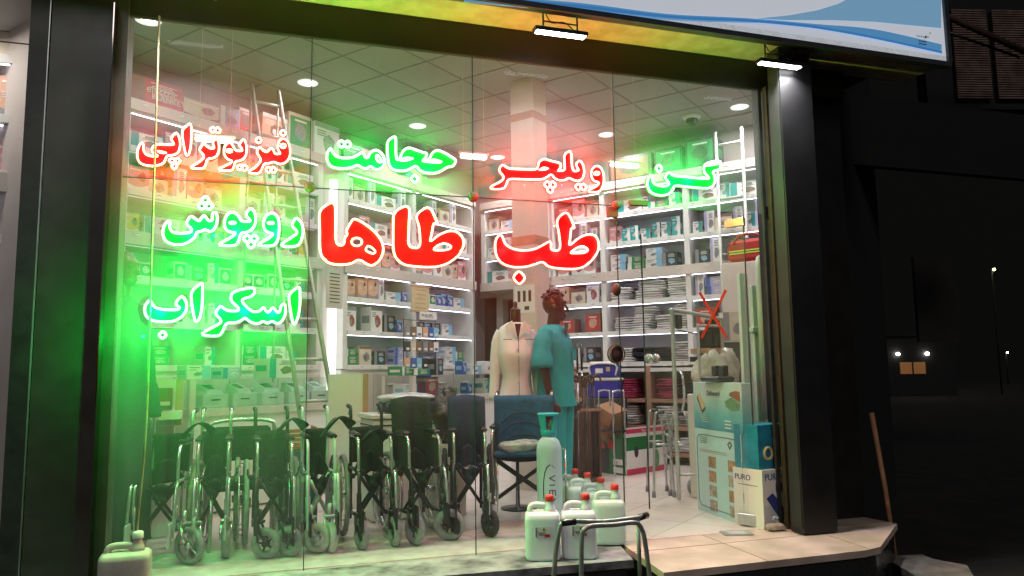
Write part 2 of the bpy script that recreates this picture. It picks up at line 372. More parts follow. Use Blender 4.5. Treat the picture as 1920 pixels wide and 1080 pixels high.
# glass
m_glass = bpy.data.materials.new('dusty_glass'); m_glass.use_nodes = True
t = m_glass.node_tree; t.nodes.clear(); out = t.nodes.new('ShaderNodeOutputMaterial')
tr = t.nodes.new('ShaderNodeBsdfTransparent'); tr.inputs[0].default_value = (.965, .98, .975, 1)
df = t.nodes.new('ShaderNodeBsdfDiffuse'); df.inputs[0].default_value = (.85, .85, .85, 1)
gl = t.nodes.new('ShaderNodeBsdfGlossy'); gl.inputs['Roughness'].default_value = .02
m1 = t.nodes.new('ShaderNodeMixShader'); m2 = t.nodes.new('ShaderNodeMixShader')
lw = t.nodes.new('ShaderNodeLayerWeight'); lw.inputs[0].default_value = .22
tc = t.nodes.new('ShaderNodeTexCoord'); mp = t.nodes.new('ShaderNodeMapping'); mp.inputs['Scale'].default_value = (5, 5, .7)
ns = t.nodes.new('ShaderNodeTexNoise'); ns.inputs['Scale'].default_value = 1.2; ns.inputs['Detail'].default_value = 7
rg = t.nodes.new('ShaderNodeMapRange'); rg.inputs[1].default_value = .3; rg.inputs[2].default_value = .75; rg.inputs[3].default_value = .085; rg.inputs[4].default_value = .135
t.links.new(tc.outputs['Object'], mp.inputs[0]); t.links.new(mp.outputs[0], ns.inputs[0]); t.links.new(ns.outputs[0], rg.inputs[0])
mp2 = t.nodes.new('ShaderNodeMapping'); mp2.inputs['Scale'].default_value = (38, 38, 1.1); n2 = t.nodes.new('ShaderNodeTexNoise'); n2.inputs['Scale'].default_value = 1.; n2.inputs['Detail'].default_value = 3
r2 = t.nodes.new('ShaderNodeMapRange'); r2.inputs[1].default_value = .66; r2.inputs[2].default_value = .74; r2.inputs[3].default_value = 0; r2.inputs[4].default_value = .05
ad2 = t.nodes.new('ShaderNodeMath'); t.links.new(tc.outputs['Object'], mp2.inputs[0]); t.links.new(mp2.outputs[0], n2.inputs[0]); t.links.new(n2.outputs[0], r2.inputs[0]); t.links.new(rg.outputs[0], ad2.inputs[0]); t.links.new(r2.outputs[0], ad2.inputs[1])
t.links.new(ad2.outputs[0], m1.inputs[0]); t.links.new(tr.outputs[0], m1.inputs[1]); t.links.new(df.outputs[0], m1.inputs[2])
fx = t.nodes.new('ShaderNodeMath'); fx.operation = 'MULTIPLY'; fx.inputs[1].default_value = .35
t.links.new(lw.outputs['Fresnel'], fx.inputs[0]); t.links.new(fx.outputs[0], m2.inputs[0])
t.links.new(m1.outputs[0], m2.inputs[1]); t.links.new(gl.outputs[0], m2.inputs[2]); t.links.new(m2.outputs[0], out.inputs[0])
m_glassc = m_glass.copy(); m_glassc.name = 'cleaner_glass'
for n_ in m_glassc.node_tree.nodes:
    if n_.type == 'MAP_RANGE' and n_.inputs[4].default_value > .1: n_.inputs[3].default_value = .03; n_.inputs[4].default_value = .06
m_seal = M('dark_seal', (.03, .035, .03), .5)
def pane(x0, x1, z0, z1, label, cat='glass pane', gm=None):
    t_ = thing('shop_window', label, cat, ((x0+x1)/2, GY, z0))
    w, h = x1-x0, z1-z0
    mb = MB(); mb.add([(-w/2+.002, 0, .002), (w/2-.002, 0, .002), (w/2-.002, 0, h-.002), (-w/2+.002, 0, h-.002)], [(0, 1, 2, 3)], gm or m_glass); mb.build('glass_sheet', t_)
    mb = MB(); mb.box((w/2, 0, h/2), (.005, .012, h), m_seal); mb.box((0, 0, h-.0025), (w-.006, .012, .005), m_seal); mb.build('edge_seal', t_)
    return t_
XJ = [SX0, .22, 1.36, 2.49, SX1]
for i in range(3):
    pane(XJ[i], XJ[i+1], 0, TR, 'large lower window pane, %s of the three from the left' % ORD[i], gm=m_glassc if i else None)
for i in range(4):
    pane(XJ[i], XJ[i+1], TR, GT, 'upper transom glass pane, %s of the four from the left' % ORD[i])
m_disc = M('bronze_disc', (.09, .06, .045), .6, .1)
for i, (x, lb) in enumerate(((.22, 'round bronze glass connector at the crossing left of the big red letters'), (1.36, 'round bronze glass connector above the middle seam of window'), (2.49, 'small round red-brown glass connector above the doorway corner'))):
    o = MB().lathe([(.014, -.025), (.034, -.022), (.038, 0), (.034, .02), (.014, .024)], m_disc, 16, Matrix.Rotation(PI/2, 4, 'X')).build('glass_connector', None, (x, GY-.005, TR))
    tag(o, lb, 'glass fitting', 'round glass connectors')
for px, py, sz, lb in ((1148, 398, (.085, .03, .085), 'square brown patch fitting under the seam by the doorway'), (1197, 381, (.15, .03, .045), 'long brown patch fitting on top edge of the door opening'), (1438, 400, (.06, .05, .11), 'dark green lock box at the top right of doorway')):
    p = V(px, py, GY); tag(MB().box((0, 0, 0), sz, m_disc if px < 1400 else m_black, bevel=.005).build('patch_fitting', None, p), lb, 'glass fitting')
for py, s_, lb in ((543, .05, 'dark rounded latch plate on the pane edge above the handle'), (664, .075, 'large dark oval door pull on pane edge left of the doorway')):
    p = V(1156, py, GY-.02); t_ = thing('door_pull', lb, 'door handle', p)
    MB().lathe([(.01, -.02), (s_*.8, -.016), (s_, 0), (s_*.8, .016), (.01, .02)], M('brown_leather', (.05, .02, .016), .6), 20, Matrix.Rotation(PI/2, 4, 'X'), sx=.75).build('pull_plate', t_)
    if s_ > .06: MB().ring((-.012, -.02, 0), s_*.92, .005, m_frame, 'Y').build('pull_ring', t_)
# open glass door
hp = Vector((3.66, 5.17, 0)); da = math.radians(118)
door = thing('glass_door', 'open frameless glass door leaf with a red tape cross', 'door', hp, da)
DL = 1.02
MB().add([(0.02, 0, .02), (DL, 0, .02), (DL, 0, TR-.03), (.02, 0, TR-.03)], [(0, 1, 2, 3)], m_glassc).build('glass_sheet', door)
mb = MB(); mb.box((DL, 0, 1.25), (.008, .011, 2.44), m_seal); mb.box((.015, 0, 1.25), (.008, .011, 2.44), m_seal); mb.build('glass_edge', door)
MB().box((.09, 0, .055), (.17, .035, .09), m_alu, bevel=.004).build('bottom_patch', door)
MB().box((.09, 0, TR-.06), (.17, .035, .07), m_alu, bevel=.004).build('top_patch', door)
mb = MB(); mb.tube([(DL-.08, .07, 1.34), (DL-.08, -.07, 1.34)], .012, m_chrome); 
for y in (-.055, .055): mb.lathe([(.02, -.008), (.045, -.006), (.045, .006), (.02, .008)], m_chrome, 20, Matrix.Translation((DL-.08, y, 1.34)) @ Matrix.Rotation(PI/2, 4, 'X'))
mb.build('round_handle', door)
m_tape = M('red_tape', (.5, .01, .015), .4, noise=.2, nscale=20)
# tape cross traced on the leaf
def on_door(px, py):
    d = ray(px, py); n = Vector((-math.sin(da), math.cos(da), 0)); tt = (hp-CAM).dot(n)/d.dot(n); p = CAM+d*tt-hp
    return p.x*math.cos(da)+p.y*math.sin(da), p.z
for (a, b_) in (((1312, 548), (1363, 634)), ((1362, 544), (1316, 634))):
    (x0, z0), (x1, z1) = on_door(*a), on_door(*b_); L = math.hypot(x1-x0, z1-z0); an = math.atan2(z1-z0, x1-x0)
    o = MB().box((0, 0, 0), (L, .003, .024), m_tape).build('tape_strip', door, ((x0+x1)/2, .004 if a[0] < 1340 else .008, (z0+z1)/2)); o.rotation_euler = (0, -an, 0)
# ================================================================ NEON LETTERING
NY = GY-.05          # plane of the letters, on stand-offs in front of the glass
m_tubeG = M('green_neon_tube', (.8, 1, .9), .3, em=(.92, 1.6, 1.0), es=1.5)
m_tubeR = M('red_neon_tube', (1, .8, .7), .3, em=(1.5, .80, .62), es=1.3)
m_faceG = M('green_letter_face', (.0, .45, .03), .4, em=(0, .75, .02), es=.8)
m_faceR = M('red_letter_face', (.22, .002, .002), .4, em=(.60, .002, .004), es=.8)
m_faceRG = M('red_orange_letter_face', (.22, .004, .002), .4, em=(.60, .010, .003), es=.78)
def chaikin(P, it=2, a=.22):
    for _ in range(it):
        Q = []
        for i in range(len(P)):
            p, q = P[i], P[(i+1) % len(P)]
            Q += [(p[0]*(1-a)+q[0]*a, p[1]*(1-a)+q[1]*a), (p[0]*a+q[0]*(1-a), p[1]*a+q[1]*(1-a))]
        P = Q
    return P
def area(P): return sum(P[i-1][0]*P[i][1]-P[i][0]*P[i-1][1] for i in range(len(P)))/2
def offset(P, d):
    s = 1 if area(P) > 0 else -1; Q = []
    n = len(P)
    for i in range(n):
        a, b_ = P[i-1], P[(i+1) % n]; t = (b_[0]-a[0], b_[1]-a[1]); L = math.hypot(*t) or 1
        Q.append((P[i][0]+s*d*t[1]/L, P[i][1]-s*d*t[0]/L))
    return Q
def neon_word(name, label, ox, oy, sc, col, strokes, holes=(), dots=(), lens=(), tr=.0088, face=None, dr=None):
    tube_m = m_tubeG if col == 'g' else m_tubeR; face_m = face or (m_faceG if col == 'g' else m_faceR)
    def cv(P): return [(lambda p: (p.x, p.z))(V(ox+x/sc, oy+y/sc, NY)) for x, y in P]
    allp = [q for s_ in strokes for q in cv(s_)]
    cx = sum(p[0] for p in allp)/len(allp); cz = sum(p[1] for p in allp)/len(allp)
    root = thing(name, label, 'neon sign', (cx, NY, cz))
    loc = lambda P: [(x-cx, z-cz) for x, z in P]
    for s_ in strokes:
        P = loc(chaikin(cv(s_)))
        H = []
        for h in holes:
            hp_ = loc(chaikin(cv(h)))
            c = (sum(p[0] for p in hp_)/len(hp_), sum(p[1] for p in hp_)/len(hp_))
            ins = False
            for i in range(len(P)):
                a, b_ = P[i-1], P[i]
                if (a[1] > c[1]) != (b_[1] > c[1]) and c[0] < (b_[0]-a[0])*(c[1]-a[1])/(b_[1]-a[1])+a[0]: ins = not ins
            if ins: H.append(hp_)
        L = MB().poly(offset(P, .009), .006, face_m, holes=H).build('letter', root, (0, .012, 0))
        mb = MB(); mb.tube([(x, 0, z) for x, z in P], tr, tube_m, 6, True)
        for h in H: mb.tube([(x, 0, z) for x, z in h], tr*.9, tube_m, 6, True)
        mb.build('neon_tube', L, (0, -.014, 0))
    for d_ in dots:
        x, y = d_[:2]; R = (d_[2] if len(d_) > 2 else 38); q = loc(cv([(x, y), (x+R, y)])); c = q[0]; rr = abs(q[1][0]-q[0][0])
        big = len(d_) > 3
        P = chaikin([(c[0]-rr, c[1]), (c[0], c[1]+rr*1.05), (c[0]+rr, c[1]), (c[0], c[1]-rr*1.05)], 2, .2)
        L = MB().poly(offset(P, .008), .006, face_m).build('letter_dot', root, (0, .012, 0))
        MB().tube([(x, 0, z) for x, z in P], tr if big else tr*1.05, tube_m, 6, True).build('neon_tube', L, (0, -.014, 0))
        if not big: MB().poly([(c[0]+rr*.32*math.cos(k*PI/4), c[1]+rr*.32*math.sin(k*PI/4)) for k in range(8)], .002, m_print).build('dot_core', L, (0, -.004, 0))
    if lens:
        for l in lens: MB().poly(loc(chaikin(cv(l))), .008, tube_m).build('glowing_loop', root, (0, -.004, 0))
    return root
def ellp(x, y, a, b_, n=10): return [(x+a*math.cos(2*PI*k/n), y+b_*math.sin(2*PI*k/n)) for k in range(n)]
words = []
words.append((neon_word('neon_word', 'red neon Persian word for physiotherapy at the top left', 240, 220, 6, 'r', [
 [(160,280),(125,320),(102,390),(105,470),(140,520),(210,545),(300,548),(370,535),(415,500),(430,450),(445,430),(520,425),(570,395),(590,320),(580,230),(545,170),(515,195),(480,240),(505,280),(520,305),(470,312),(340,300),(285,325),(262,370),(285,410),(350,435),(260,440),(200,420),(170,370),(178,310)],
 [(690,70),(610,140),(612,220),(630,330),(650,430),(680,430),(705,350),(715,200),(712,90)],
 [(850,285),(830,320),(798,370),(850,420),(855,460),(790,510),(705,560),(720,577),(840,582),(875,540),(890,468),(965,460),(1010,425),(1028,350),(1020,270),(990,235),(950,275),(975,350),(925,352),(885,325)],
 [(1300,240),(1245,310),(1285,355),(1285,380),(1215,378),(1190,340),(1160,285),(1110,290),(1080,350),(1080,420),(1120,475),(1175,490),(1150,520),(1030,575),(1020,600),(1150,605),(1180,590),(1200,530),(1210,495),(1270,490),(1320,450),(1338,380),(1330,290)],
 [(1480,325),(1445,395),(1490,460),(1495,490),(1440,560),(1355,610),(1370,630),(1470,635),(1500,600),(1530,520),(1590,520),(1640,500),(1690,525),(1750,525),(1805,480),(1830,400),(1815,300),(1780,250),(1735,240),(1695,270),(1680,330),(1695,380),(1720,410),(1655,415),(1630,360),(1605,345),(1570,390),(1530,385)]],
 holes=[ellp(1140,378,32,18), ellp(1745,322,32,24)],
 dots=[(955,143),(1008,148),(1258,565),(1312,570),(1470,260),(1745,178),(1583,590),(1635,595),(497,490),(557,493),(522,552)],
 lens=[[(320,365),(400,380),(450,400),(400,415),(330,395)]], tr=.0070), 'r', ((290, 300), (390, 300), (500, 290)), .8))
words.append((neon_word('neon_word', 'green neon Persian word for cupping at the top, second word from the left', 600, 240, 6.4, 'g', [
 [(125,240),(90,290),(80,360),(100,430),(150,475),(260,490),(370,480),(455,440),(500,480),(560,490),(605,455),(650,495),(710,500),(760,460),(780,400),(760,330),(710,275),(650,265),(600,300),(575,360),(540,355),(520,300),(500,290),(450,330),(380,360),(260,362),(190,340),(150,290)],
 [(905,90),(805,155),(810,300),(820,430),(860,495),(930,515),(1030,515),(1100,480),(1150,450),(1200,515),(1260,540),(1380,545),(1450,520),(1530,465),(1600,460),(1635,385),(1570,345),(1500,300),(1430,270),(1375,275),(1335,320),(1315,370),(1265,395),(1225,400),(1270,350),(1285,305),(1220,290),(1130,255),(1060,235),(1005,265),(970,330),(955,375),(920,385),(908,300),(910,180)]],
 holes=[[(670,325),(700,330),(735,380),(745,405),(715,415),(680,385)]],
 dots=[(258,192,48),(330,197,48),(1135,612,50)],
 lens=[[(945,392),(1000,352),(1060,345),(1140,365),(1060,395),(990,402)], [(1215,405),(1310,395),(1350,368),(1400,375),(1480,402),(1440,425),(1330,420)]], tr=.0080), 'g', ((665, 300), (745, 300), (815, 310)), .6))
words.append((neon_word('neon_word', 'red neon Persian word for wheelchair at the top, third word from the left', 910, 270, 8, 'r', [
 [(250,300),(195,400),(280,490),(250,560),(70,640),(90,680),(270,680),(310,620),(340,525),(500,530),(840,540),(920,500),(990,450),(1040,520),(1110,550),(1200,545),(1250,505),(1320,545),(1400,560),(1460,520),(1485,430),(1470,320),(1415,240),(1350,310),(1410,400),(1320,415),(1295,330),(1285,90),(1180,160),(1185,300),(1195,400),(1070,405),(1120,380),(1140,290),(1000,260),(880,220),(800,270),(780,380),(700,385),(500,380),(340,370)],
 [(1665,325),(1600,370),(1580,470),(1620,560),(1710,575),(1680,630),(1540,700),(1560,725),(1700,725),(1750,670),(1780,560),(1770,430),(1730,350)]],
 holes=[ellp(1668,442,42,24)], dots=[(928,612,52),(1010,615,52),(970,690,52),(1393,648,52),(1468,648,52)],
 lens=[[(780,395),(850,345),(900,342),(965,368),(900,400)]], tr=.0080), 'r', ((970, 330), (1050, 325), (1115, 325)), 1.3))
words.append((neon_word('neon_word', 'short green neon Persian word at the right end of the top row, above the doorway', 1200, 280, 10.8, 'g', [
 [(575,450),(495,580),(600,690),(540,750),(420,750),(280,700),(245,620),(240,530),(215,520),(160,600),(140,720),(190,850),(300,920),(450,940),(580,910),(660,830),(690,730),(900,755),(1200,785),(1380,795),(1480,740),(1520,650),(1510,540),(1460,440),(1625,415),(1640,215),(1310,280),(1280,450),(1400,580),(1380,600),(1100,580),(850,550),(680,540)]],
 dots=[(382,390,72)], lens=[[(1310,270),(1640,205),(1640,300),(1590,310),(1320,360)]], tr=.0080), 'g', ((1240, 335), (1320, 325)), .75))
words.append((neon_word('neon_word', 'green neon Persian word for lab coat, left of the big red letters', 290, 360, 6.4, 'g', [
 [(160,345),(110,410),(95,500),(120,580),(200,630),(330,635),(420,600),(490,540),(505,480),(560,475),(605,450),(660,480),(710,460),(745,390),(755,300),(725,235),(690,270),(695,340),(660,350),(630,330),(600,280),(570,300),(540,350),(500,335),(435,280),(370,380),(450,450),(430,490),(300,500),(210,485),(175,420),(190,360)],
 [(1150,185),(1085,275),(1150,340),(1140,355),(1040,355),(1015,300),(960,245),(900,245),(850,300),(835,380),(850,450),(900,485),(980,485),(930,540),(770,625),(790,648),(970,648),(1010,590),(1035,490),(1120,485),(1190,430),(1218,340),(1200,240)],
 [(1395,250),(1330,290),(1300,380),(1320,460),(1370,495),(1430,500),(1370,560),(1240,625),(1260,650),(1430,650),(1480,580),(1498,450),(1490,330),(1450,265)],
 [(1695,300),(1640,405),(1715,475),(1700,510),(1520,625),(1530,655),(1710,655),(1760,590),(1785,470),(1765,370)]],
 dots=[(608,98,52),(567,168,52),(652,170,52),(1110,562,52),(1195,562,52),(1155,632,52)],
 lens=[ellp(935,370,48,22), ellp(1393,372,48,22)], tr=.0080), 'g', ((350, 425), (440, 425), (520, 425)), .95))
words.append((neon_word('neon_word', 'lowest green neon Persian word, for scrubs, at the left of the window', 260, 520, 6, 'g', [
 [(125,255),(75,310),(65,380),(90,450),(160,490),(280,505),(400,495),(490,445),(540,370),(540,280),(485,200),(405,300),(470,345),(430,368),(280,365),(190,345),(145,290)],
 [(710,60),(585,160),(600,320),(630,480),(650,505),(690,460),(715,330),(722,90)],
 [(920,315),(855,410),(930,480),(920,520),(715,625),(720,655),(900,665),(940,620),(985,510),(1080,515),(1150,490),(1195,450),(1250,500),(1300,520),(1360,520),(1395,490),(1450,520),(1500,490),(1560,525),(1610,500),(1650,420),(1655,330),(1635,295),(1600,320),(1590,390),(1560,400),(1510,330),(1470,390),(1440,395),(1405,330),(1360,385),(1290,390),(1230,350),(1140,250),(1295,210),(1315,105),(1050,160),(1030,260),(1130,350),(1120,380),(1010,380),(960,355)],
 [(1795,105),(1685,195),(1700,330),(1735,520),(1755,535),(1790,460),(1815,330),(1815,130)]],
 dots=[(270,650,48)], tr=.0080), 'g', ((290, 580), (400, 575), (510, 580)), 1.15))
words.append((neon_word('neon_word', 'larger left part of the big red neon Persian lettering', 580, 360, 6.4, 'r', [
 [(310,95),(115,215),(125,420),(125,680),(150,780),(230,855),(330,875),(490,870),(600,805),(700,875),(770,885),(850,820),(895,700),(870,590),(790,480),(680,390),(535,310),(490,380),(440,470),(460,510),(425,550),(415,640),(350,640),(315,590),(315,350)],
 [(1205,145),(1010,235),(1005,450),(1005,700),(1040,800),(1130,875),(1300,900),(1500,905),(1650,870),(1790,770),(1860,640),(1840,540),(1770,475),(1680,465),(1560,510),(1440,610),(1470,500),(1490,370),(1520,390),(1535,365),(1440,160),(1270,275),(1320,420),(1335,675),(1220,670),(1185,620),(1195,400)]],
 holes=[ellp(570,600,65,50), [(705,635),(800,710),(770,750),(665,700)], [(1475,698),(1540,640),(1620,612),(1708,650),(1690,685),(1600,705)]], tr=.0082, face=m_faceRG), 'r', ((630, 450), (740, 450), (850, 450)), .35))
words.append((neon_word('neon_word', 'right part of the big red neon lettering, with one big dot', 910, 380, 6.35, 'r', [
 [(175,375),(120,440),(115,560),(135,650),(200,730),(320,770),(460,770),(580,740),(680,700),(740,760),(850,785),(1050,795),(1170,770),(1270,690),(1345,580),(1350,470),(1310,390),(1220,375),(1110,420),(990,525),(1010,420),(1020,300),(1055,310),(1060,290),(975,95),(840,200),(880,380),(895,575),(780,570),(780,480),(760,460),(680,510),(580,560),(440,575),(320,550),(235,500),(200,400)]],
 holes=[[(1000,602),(1080,540),(1160,512),(1228,560),(1195,598),(1090,606)]], dots=[(402,895,80,1)], tr=.0082), 'r', ((960, 460), (1030, 480), (1100, 450)), .45))
for wd, c, pts, k in words:
    if c == 'g' and pts[0][1] > 500:
        ld = bpy.data.lights.new('neon_fill_lamp', 'POINT'); ld.shadow_soft_size = .012; ld.color = (.0, 1, .08); ld.energy = 26  # unseen fill lamp added out front to turn the left column green
        lo = bpy.data.objects.new('neon_fill_lamp', ld); COL.objects.link(lo); lo.parent = wd; lo.location = V(pts[0][0]-58, pts[0][1]+40, NY-.30)-wd.location
    pts = [pts[0]]+[q for a_, b2 in zip(pts[:-1], pts[1:]) for q in (((a_[0]+b2[0])/2, (a_[1]+b2[1])/2), b2)]
    for px, py in pts:
        p = V(px, py, NY-.11)
        ld = bpy.data.lights.new('neon_fill_lamp', 'POINT'); ld.shadow_soft_size = .012  # unseen point lamps added before the letters to spread their halo on the glass
        ld.color = (.0, 1, .08) if c == 'g' else (1, .012, .012); ld.energy = (14.5 if c == 'g' else 13)*k
        lo = bpy.data.objects.new('neon_fill_lamp', ld); COL.objects.link(lo); lo.parent = wd; lo.location = p-wd.location

# ================================================================ LAMPS
def area_lamp(name, loc, sx, sy, W_, col, rot=(0, 0, 0), parent=None, shape='RECTANGLE', spread=PI):
    ld = bpy.data.lights.new(name, 'AREA'); ld.shape = shape; ld.size = sx
    if shape in ('RECTANGLE', 'ELLIPSE'): ld.size_y = sy
    ld.energy = W_; ld.color = col; ld.spread = spread
    lo = bpy.data.objects.new(name, ld); COL.objects.link(lo); lo.location = loc; lo.rotation_euler = rot
    if parent: lo.parent = parent
    return lo
n_ = 0
mb = MB(); mb.lathe([(.062, 0), (.105, -.006), (.11, -.004), (.112, 0)], m_lampring, 24, cap=False); 
mg = MB(); mg.lathe([(.0005, .0), (.045, -.001), (.062, -.004)], m_lamp, 20, cap=False)
for v in (6.41, 4.56, 2.71):
    for u in (3.58, 5.44, 7.29, 9.12):
        p = W(u, v, CZ-.006)
        if p.y < GY+.15: continue
        where = {6.41: 'row nearest the left wall', 4.56: 'middle row', 2.71: 'row at the right'}[v]
        t_ = thing('ceiling_downlight', 'round recessed ceiling downlight, %s from the front in the %s' % (ORD[(3.58, 5.44, 7.29, 9.12).index(u)], where), 'ceiling light', p, 0, 'recessed ceiling downlights')
        o = bpy.data.objects.new('lamp_ring', None)
        if n_ == 0: ring0 = mb.build('lamp_ring', t_); face0 = mg.build('lamp_glass', t_)
        else:
            for q in (ring0, face0): c = q.copy(); COL.objects.link(c); c.parent = t_
        n_ += 1
        area_lamp('downlight_beam', (0, 0, -.02), .12, .12, {(6.41, 3.58): 5, (6.41, 5.44): 7, (6.41, 7.29): 13, (6.41, 9.12): 18, (4.56, 3.58): 18}.get((v, u), 29), (1, .955, .965), parent=t_, shape='DISK')
# two floodlights under the soffit, a third one past the left edge
m_flood = M('floodlight_face', (1, 1, 1), .4, em=(.95, .97, 1), es=18)
def floodlight(px, py, label, rz, wd=.40):
    p = V(px, py, 4.76)
    t_ = thing('floodlight', label, 'floodlight', p, rz, 'LED floodlights under the soffit')
    MB().box((0, 0, .022), (wd, .07, .03), m_black, bevel=.004).build('lamp_housing', t_)
    MB().box((0, 0, .004), (wd-.03, .055, .006), m_flood).build('lamp_face', t_)
    h = 3.81-p.z
    mb = MB()
    for x in (-.13, .13): mb.tube([(x, 0, .03), (x, 0, h), ], .006, m_black, 6)
    mb.tube([(-.13, 0, h-.005), (.13, 0, h-.005)], .008, m_black, 6); mb.tube([(-.13, 0, .09), (.13, 0, .09)], .005, m_black, 6)
    mb.build('bracket', t_); MB().tube(cr([(.1, 0, .05), (.04, .03, h*.6), (-.06, .02, h*.5), (-.1, .05, h)], 4), .004, m_black, 5).build('cable', t_)
    area_lamp('flood_beam', (0, 0, -.004), wd-.04, .06, 52, (1, .96, .98), (math.radians(-24), 0, 0), t_, spread=math.radians(140))
floodlight(1051, 66, 'white LED floodlight hanging under the red-lit part of the soffit', 0)
floodlight(1462, 124, 'white LED floodlight hanging under the soffit near the right pier', 0)
floodlight(345, -12, 'white LED floodlight above the left end of the window, its glow falling on the header', 0)
# short white batten lamps hanging just behind the glass
for i, (px, py, L, lb) in enumerate(((402, 262, .24, 'short white batten lamp crossing the red physiotherapy word'), (888, 294, .20, 'short white batten lamp right of the green cupping word'), (1171, 310, .24, 'short white batten lamp by the seam above the doorway'))):
    p = V(px, py, GY+.16); t_ = thing('batten_lamp', lb, 'lamp', p, 0, 'batten lamps behind the glass')
    MB().box((0, 0, 0), (L, .035, .035), M('batten_tube', (1, 1, 1), .4, em=(1, 1, 1), es=3.), bevel=.008).build('light_tube', t_)
    mb = MB(); mb.box((0, 0, .025), (L+.03, .04, .012), m_greyp); mb.tube([(-L*.4, 0, .03), (-L*.4, 0, CZ-p.z)], .0012, m_greyp, 4); mb.tube([(L*.4, 0, .03), (L*.4, 0, CZ-p.z)], .0012, m_greyp, 4); mb.build('lamp_holder', t_)

# ================================================================ CABINETS
m_led3 = M('led_strip_off', (.8, .8, .8), .5, em=(.8, .8, .9), es=.6)
m_led2 = M('led_strip_soft', (1, 1, 1), .5, em=(.80, .78, 1.0), es=9)
LV = [1.35, 1.78, 2.20, 2.62, 3.03, 3.45, 3.90]
PT = []
def cabinet(label, rz, origin, xs, levels, depth=.45, z0=1.30, top=3.90, thick=2.62, led=(), backm=None, ledg=True):
    """xs: upright positions along local x (front at y=0)"""
    c = thing('shelf_cabinet', label, 'shelving', origin, rz)
    MB().box(((xs[0]+xs[-1])/2, depth-.008, (z0+top)/2), (xs[-1]-xs[0], .016, top-z0), backm or m_back).build('back_panel', c)
    for x in xs: MB().box((x, depth/2, (z0+top)/2), (.07, depth, top-z0-.002), m_white).build('upright', c)
    for i in range(len(xs)-1):
        a, b_ = xs[i]+.036, xs[i+1]-.036
        for z in levels:
            h = .13 if abs(z-thick) < .01 or z == top else .06
            m = m_beam if abs(z-thick) < .01 or z == top else m_white
            MB().box(((a+b_)/2, depth/2-.01, z-h/2), (b_-a, depth, h), m).build('shelf', c)
            for q_ in range(3):
                tg = MB().box((0, 0, 0), (.055, .003, .032), m_white).box((0, -.002, .006), (.04, .001, .005), m_print) if not PT else None
                if not PT: PT.append(tg.build('price_tag', c).data); tgo = [o_ for o_ in COL.objects if o_.data == PT[0]][0]
                else: tgo = bpy.data.objects.new('price_tag', PT[0]); COL.objects.link(tgo); tgo.parent = c
                tgo.location = (a+(b_-a)*(q_+.5+random.uniform(-.3, .3))/3, -.036 if h > .1 else -.013, z-.03)
            if z > z0+.05 and z-h > z0+.1:
                hid = round(z, 2) in (2.2, 3.03, 2.62)
                MB().box(((a+b_)/2, .06 if hid else .022, z-h-.003), (b_-a-.01, .010, .004), (m_led3 if 'left wall' in label and z < 3.8 else m_led2) if hid or ('left wall' in label and z < 3.8) else m_led).build('led_strip', c)
    if thick in levels: MB().box(((xs[0]+xs[-1])/2, -.022, thick-.065), (xs[-1]-xs[0]+.07, .02, .13), m_beam).build('front_beam', c)
    if top in levels or top == 3.90: MB().box(((xs[0]+xs[-1])/2, -.022, top-.05), (xs[-1]-xs[0]+.07, .02, .11), m_beam).build('cornice', c)
    return c
xsL = [3.70, 5.00, 6.10]
cabL = cabinet('tall white shelving bay on the left wall behind the green lettering', RL, W(0, 6.92), [x for x in xsL], LV)
xsM = [6.52, 7.80, 9.16]
cabM = cabinet('tall white shelving bay between the ladder and the room corner', RL, W(0, 6.92), xsM, LV)
# back wall: local x = -v
xsB = [-6.96, -6.30, -5.72]; 
cabB = cabinet('short upper shelving above the back doorway, left of the column', RR, W(9.47, 0), [-6.96, -5.72], [2.62, 3.03, 3.45, 3.90], z0=2.50)
xsR = [-5.70, -4.85, -3.60, -2.42]
cabR = cabinet('tall white shelving along the back wall right of the column', RR, W(9.47, 0), xsR, LV)
# lit white tube panel between the two left bays
t_ = thing('lit_column', 'tall white fluorescent-lit pillar between the left bays, behind the ladder', 'pillar', W(6.31, 7.05), RL)
MB().box((0, .12, 1.95), (.36, .24, 3.9), m_beam).build('pillar_body', t_)
MB().lathe([(.055, 0), (.055, 1.35)], M('tube_light', (1, 1, 1), .4, em=(.95, .95, 1), es=1.4), 14).build('light_tube', t_, (.05, -.07, .95))
MB().lathe([(.05, 0), (.05, .9)], M('tube_light', (1, 1, 1), .4), 14).build('light_tube', t_, (.05, -.07, 2.75))
# lower cabinets and counters
def base_cab(label, rz, origin, x0, x1, h=1.29, depth=.45):
    c = thing('base_cabinet', label, 'cabinet', origin, rz)
    MB().box(((x0+x1)/2, depth/2, h/2+.05), (x1-x0, depth, h-.1), m_white).build('carcass', c)
    n = max(1, round((x1-x0)/.6)); w = (x1-x0)/n
    for i in range(n):
        d = MB().box((x0+w*(i+.5), -.012, h/2+.3), (w-.012, .02, h*.45), m_beam, bevel=.003).build('drawer_front', c)
        MB().box((x0+w*(i+.5), -.035, h/2+.45), (.14, .02, .02), m_white, bevel=.004).build('drawer_handle', d)
base_cab('cream drawer cabinet below the left wall shelves', RL, W(0, 6.94), 3.66, 6.14)
base_cab('cream drawer cabinet below the middle wall shelves', RL, W(0, 6.94), 6.48, 9.20)
m_cglass = bpy.data.materials.new('counter_glass'); m_cglass.use_nodes = True
t = m_cglass.node_tree; t.nodes.clear(); out = t.nodes.new('ShaderNodeOutputMaterial'); tr = t.nodes.new('ShaderNodeBsdfTransparent'); tr.inputs[0].default_value = (.9, .97, .94, 1)
gl = t.nodes.new('ShaderNodeBsdfGlossy'); gl.inputs['Roughness'].default_value = .04; mm = t.nodes.new('ShaderNodeMixShader'); mm.inputs[0].default_value = .10
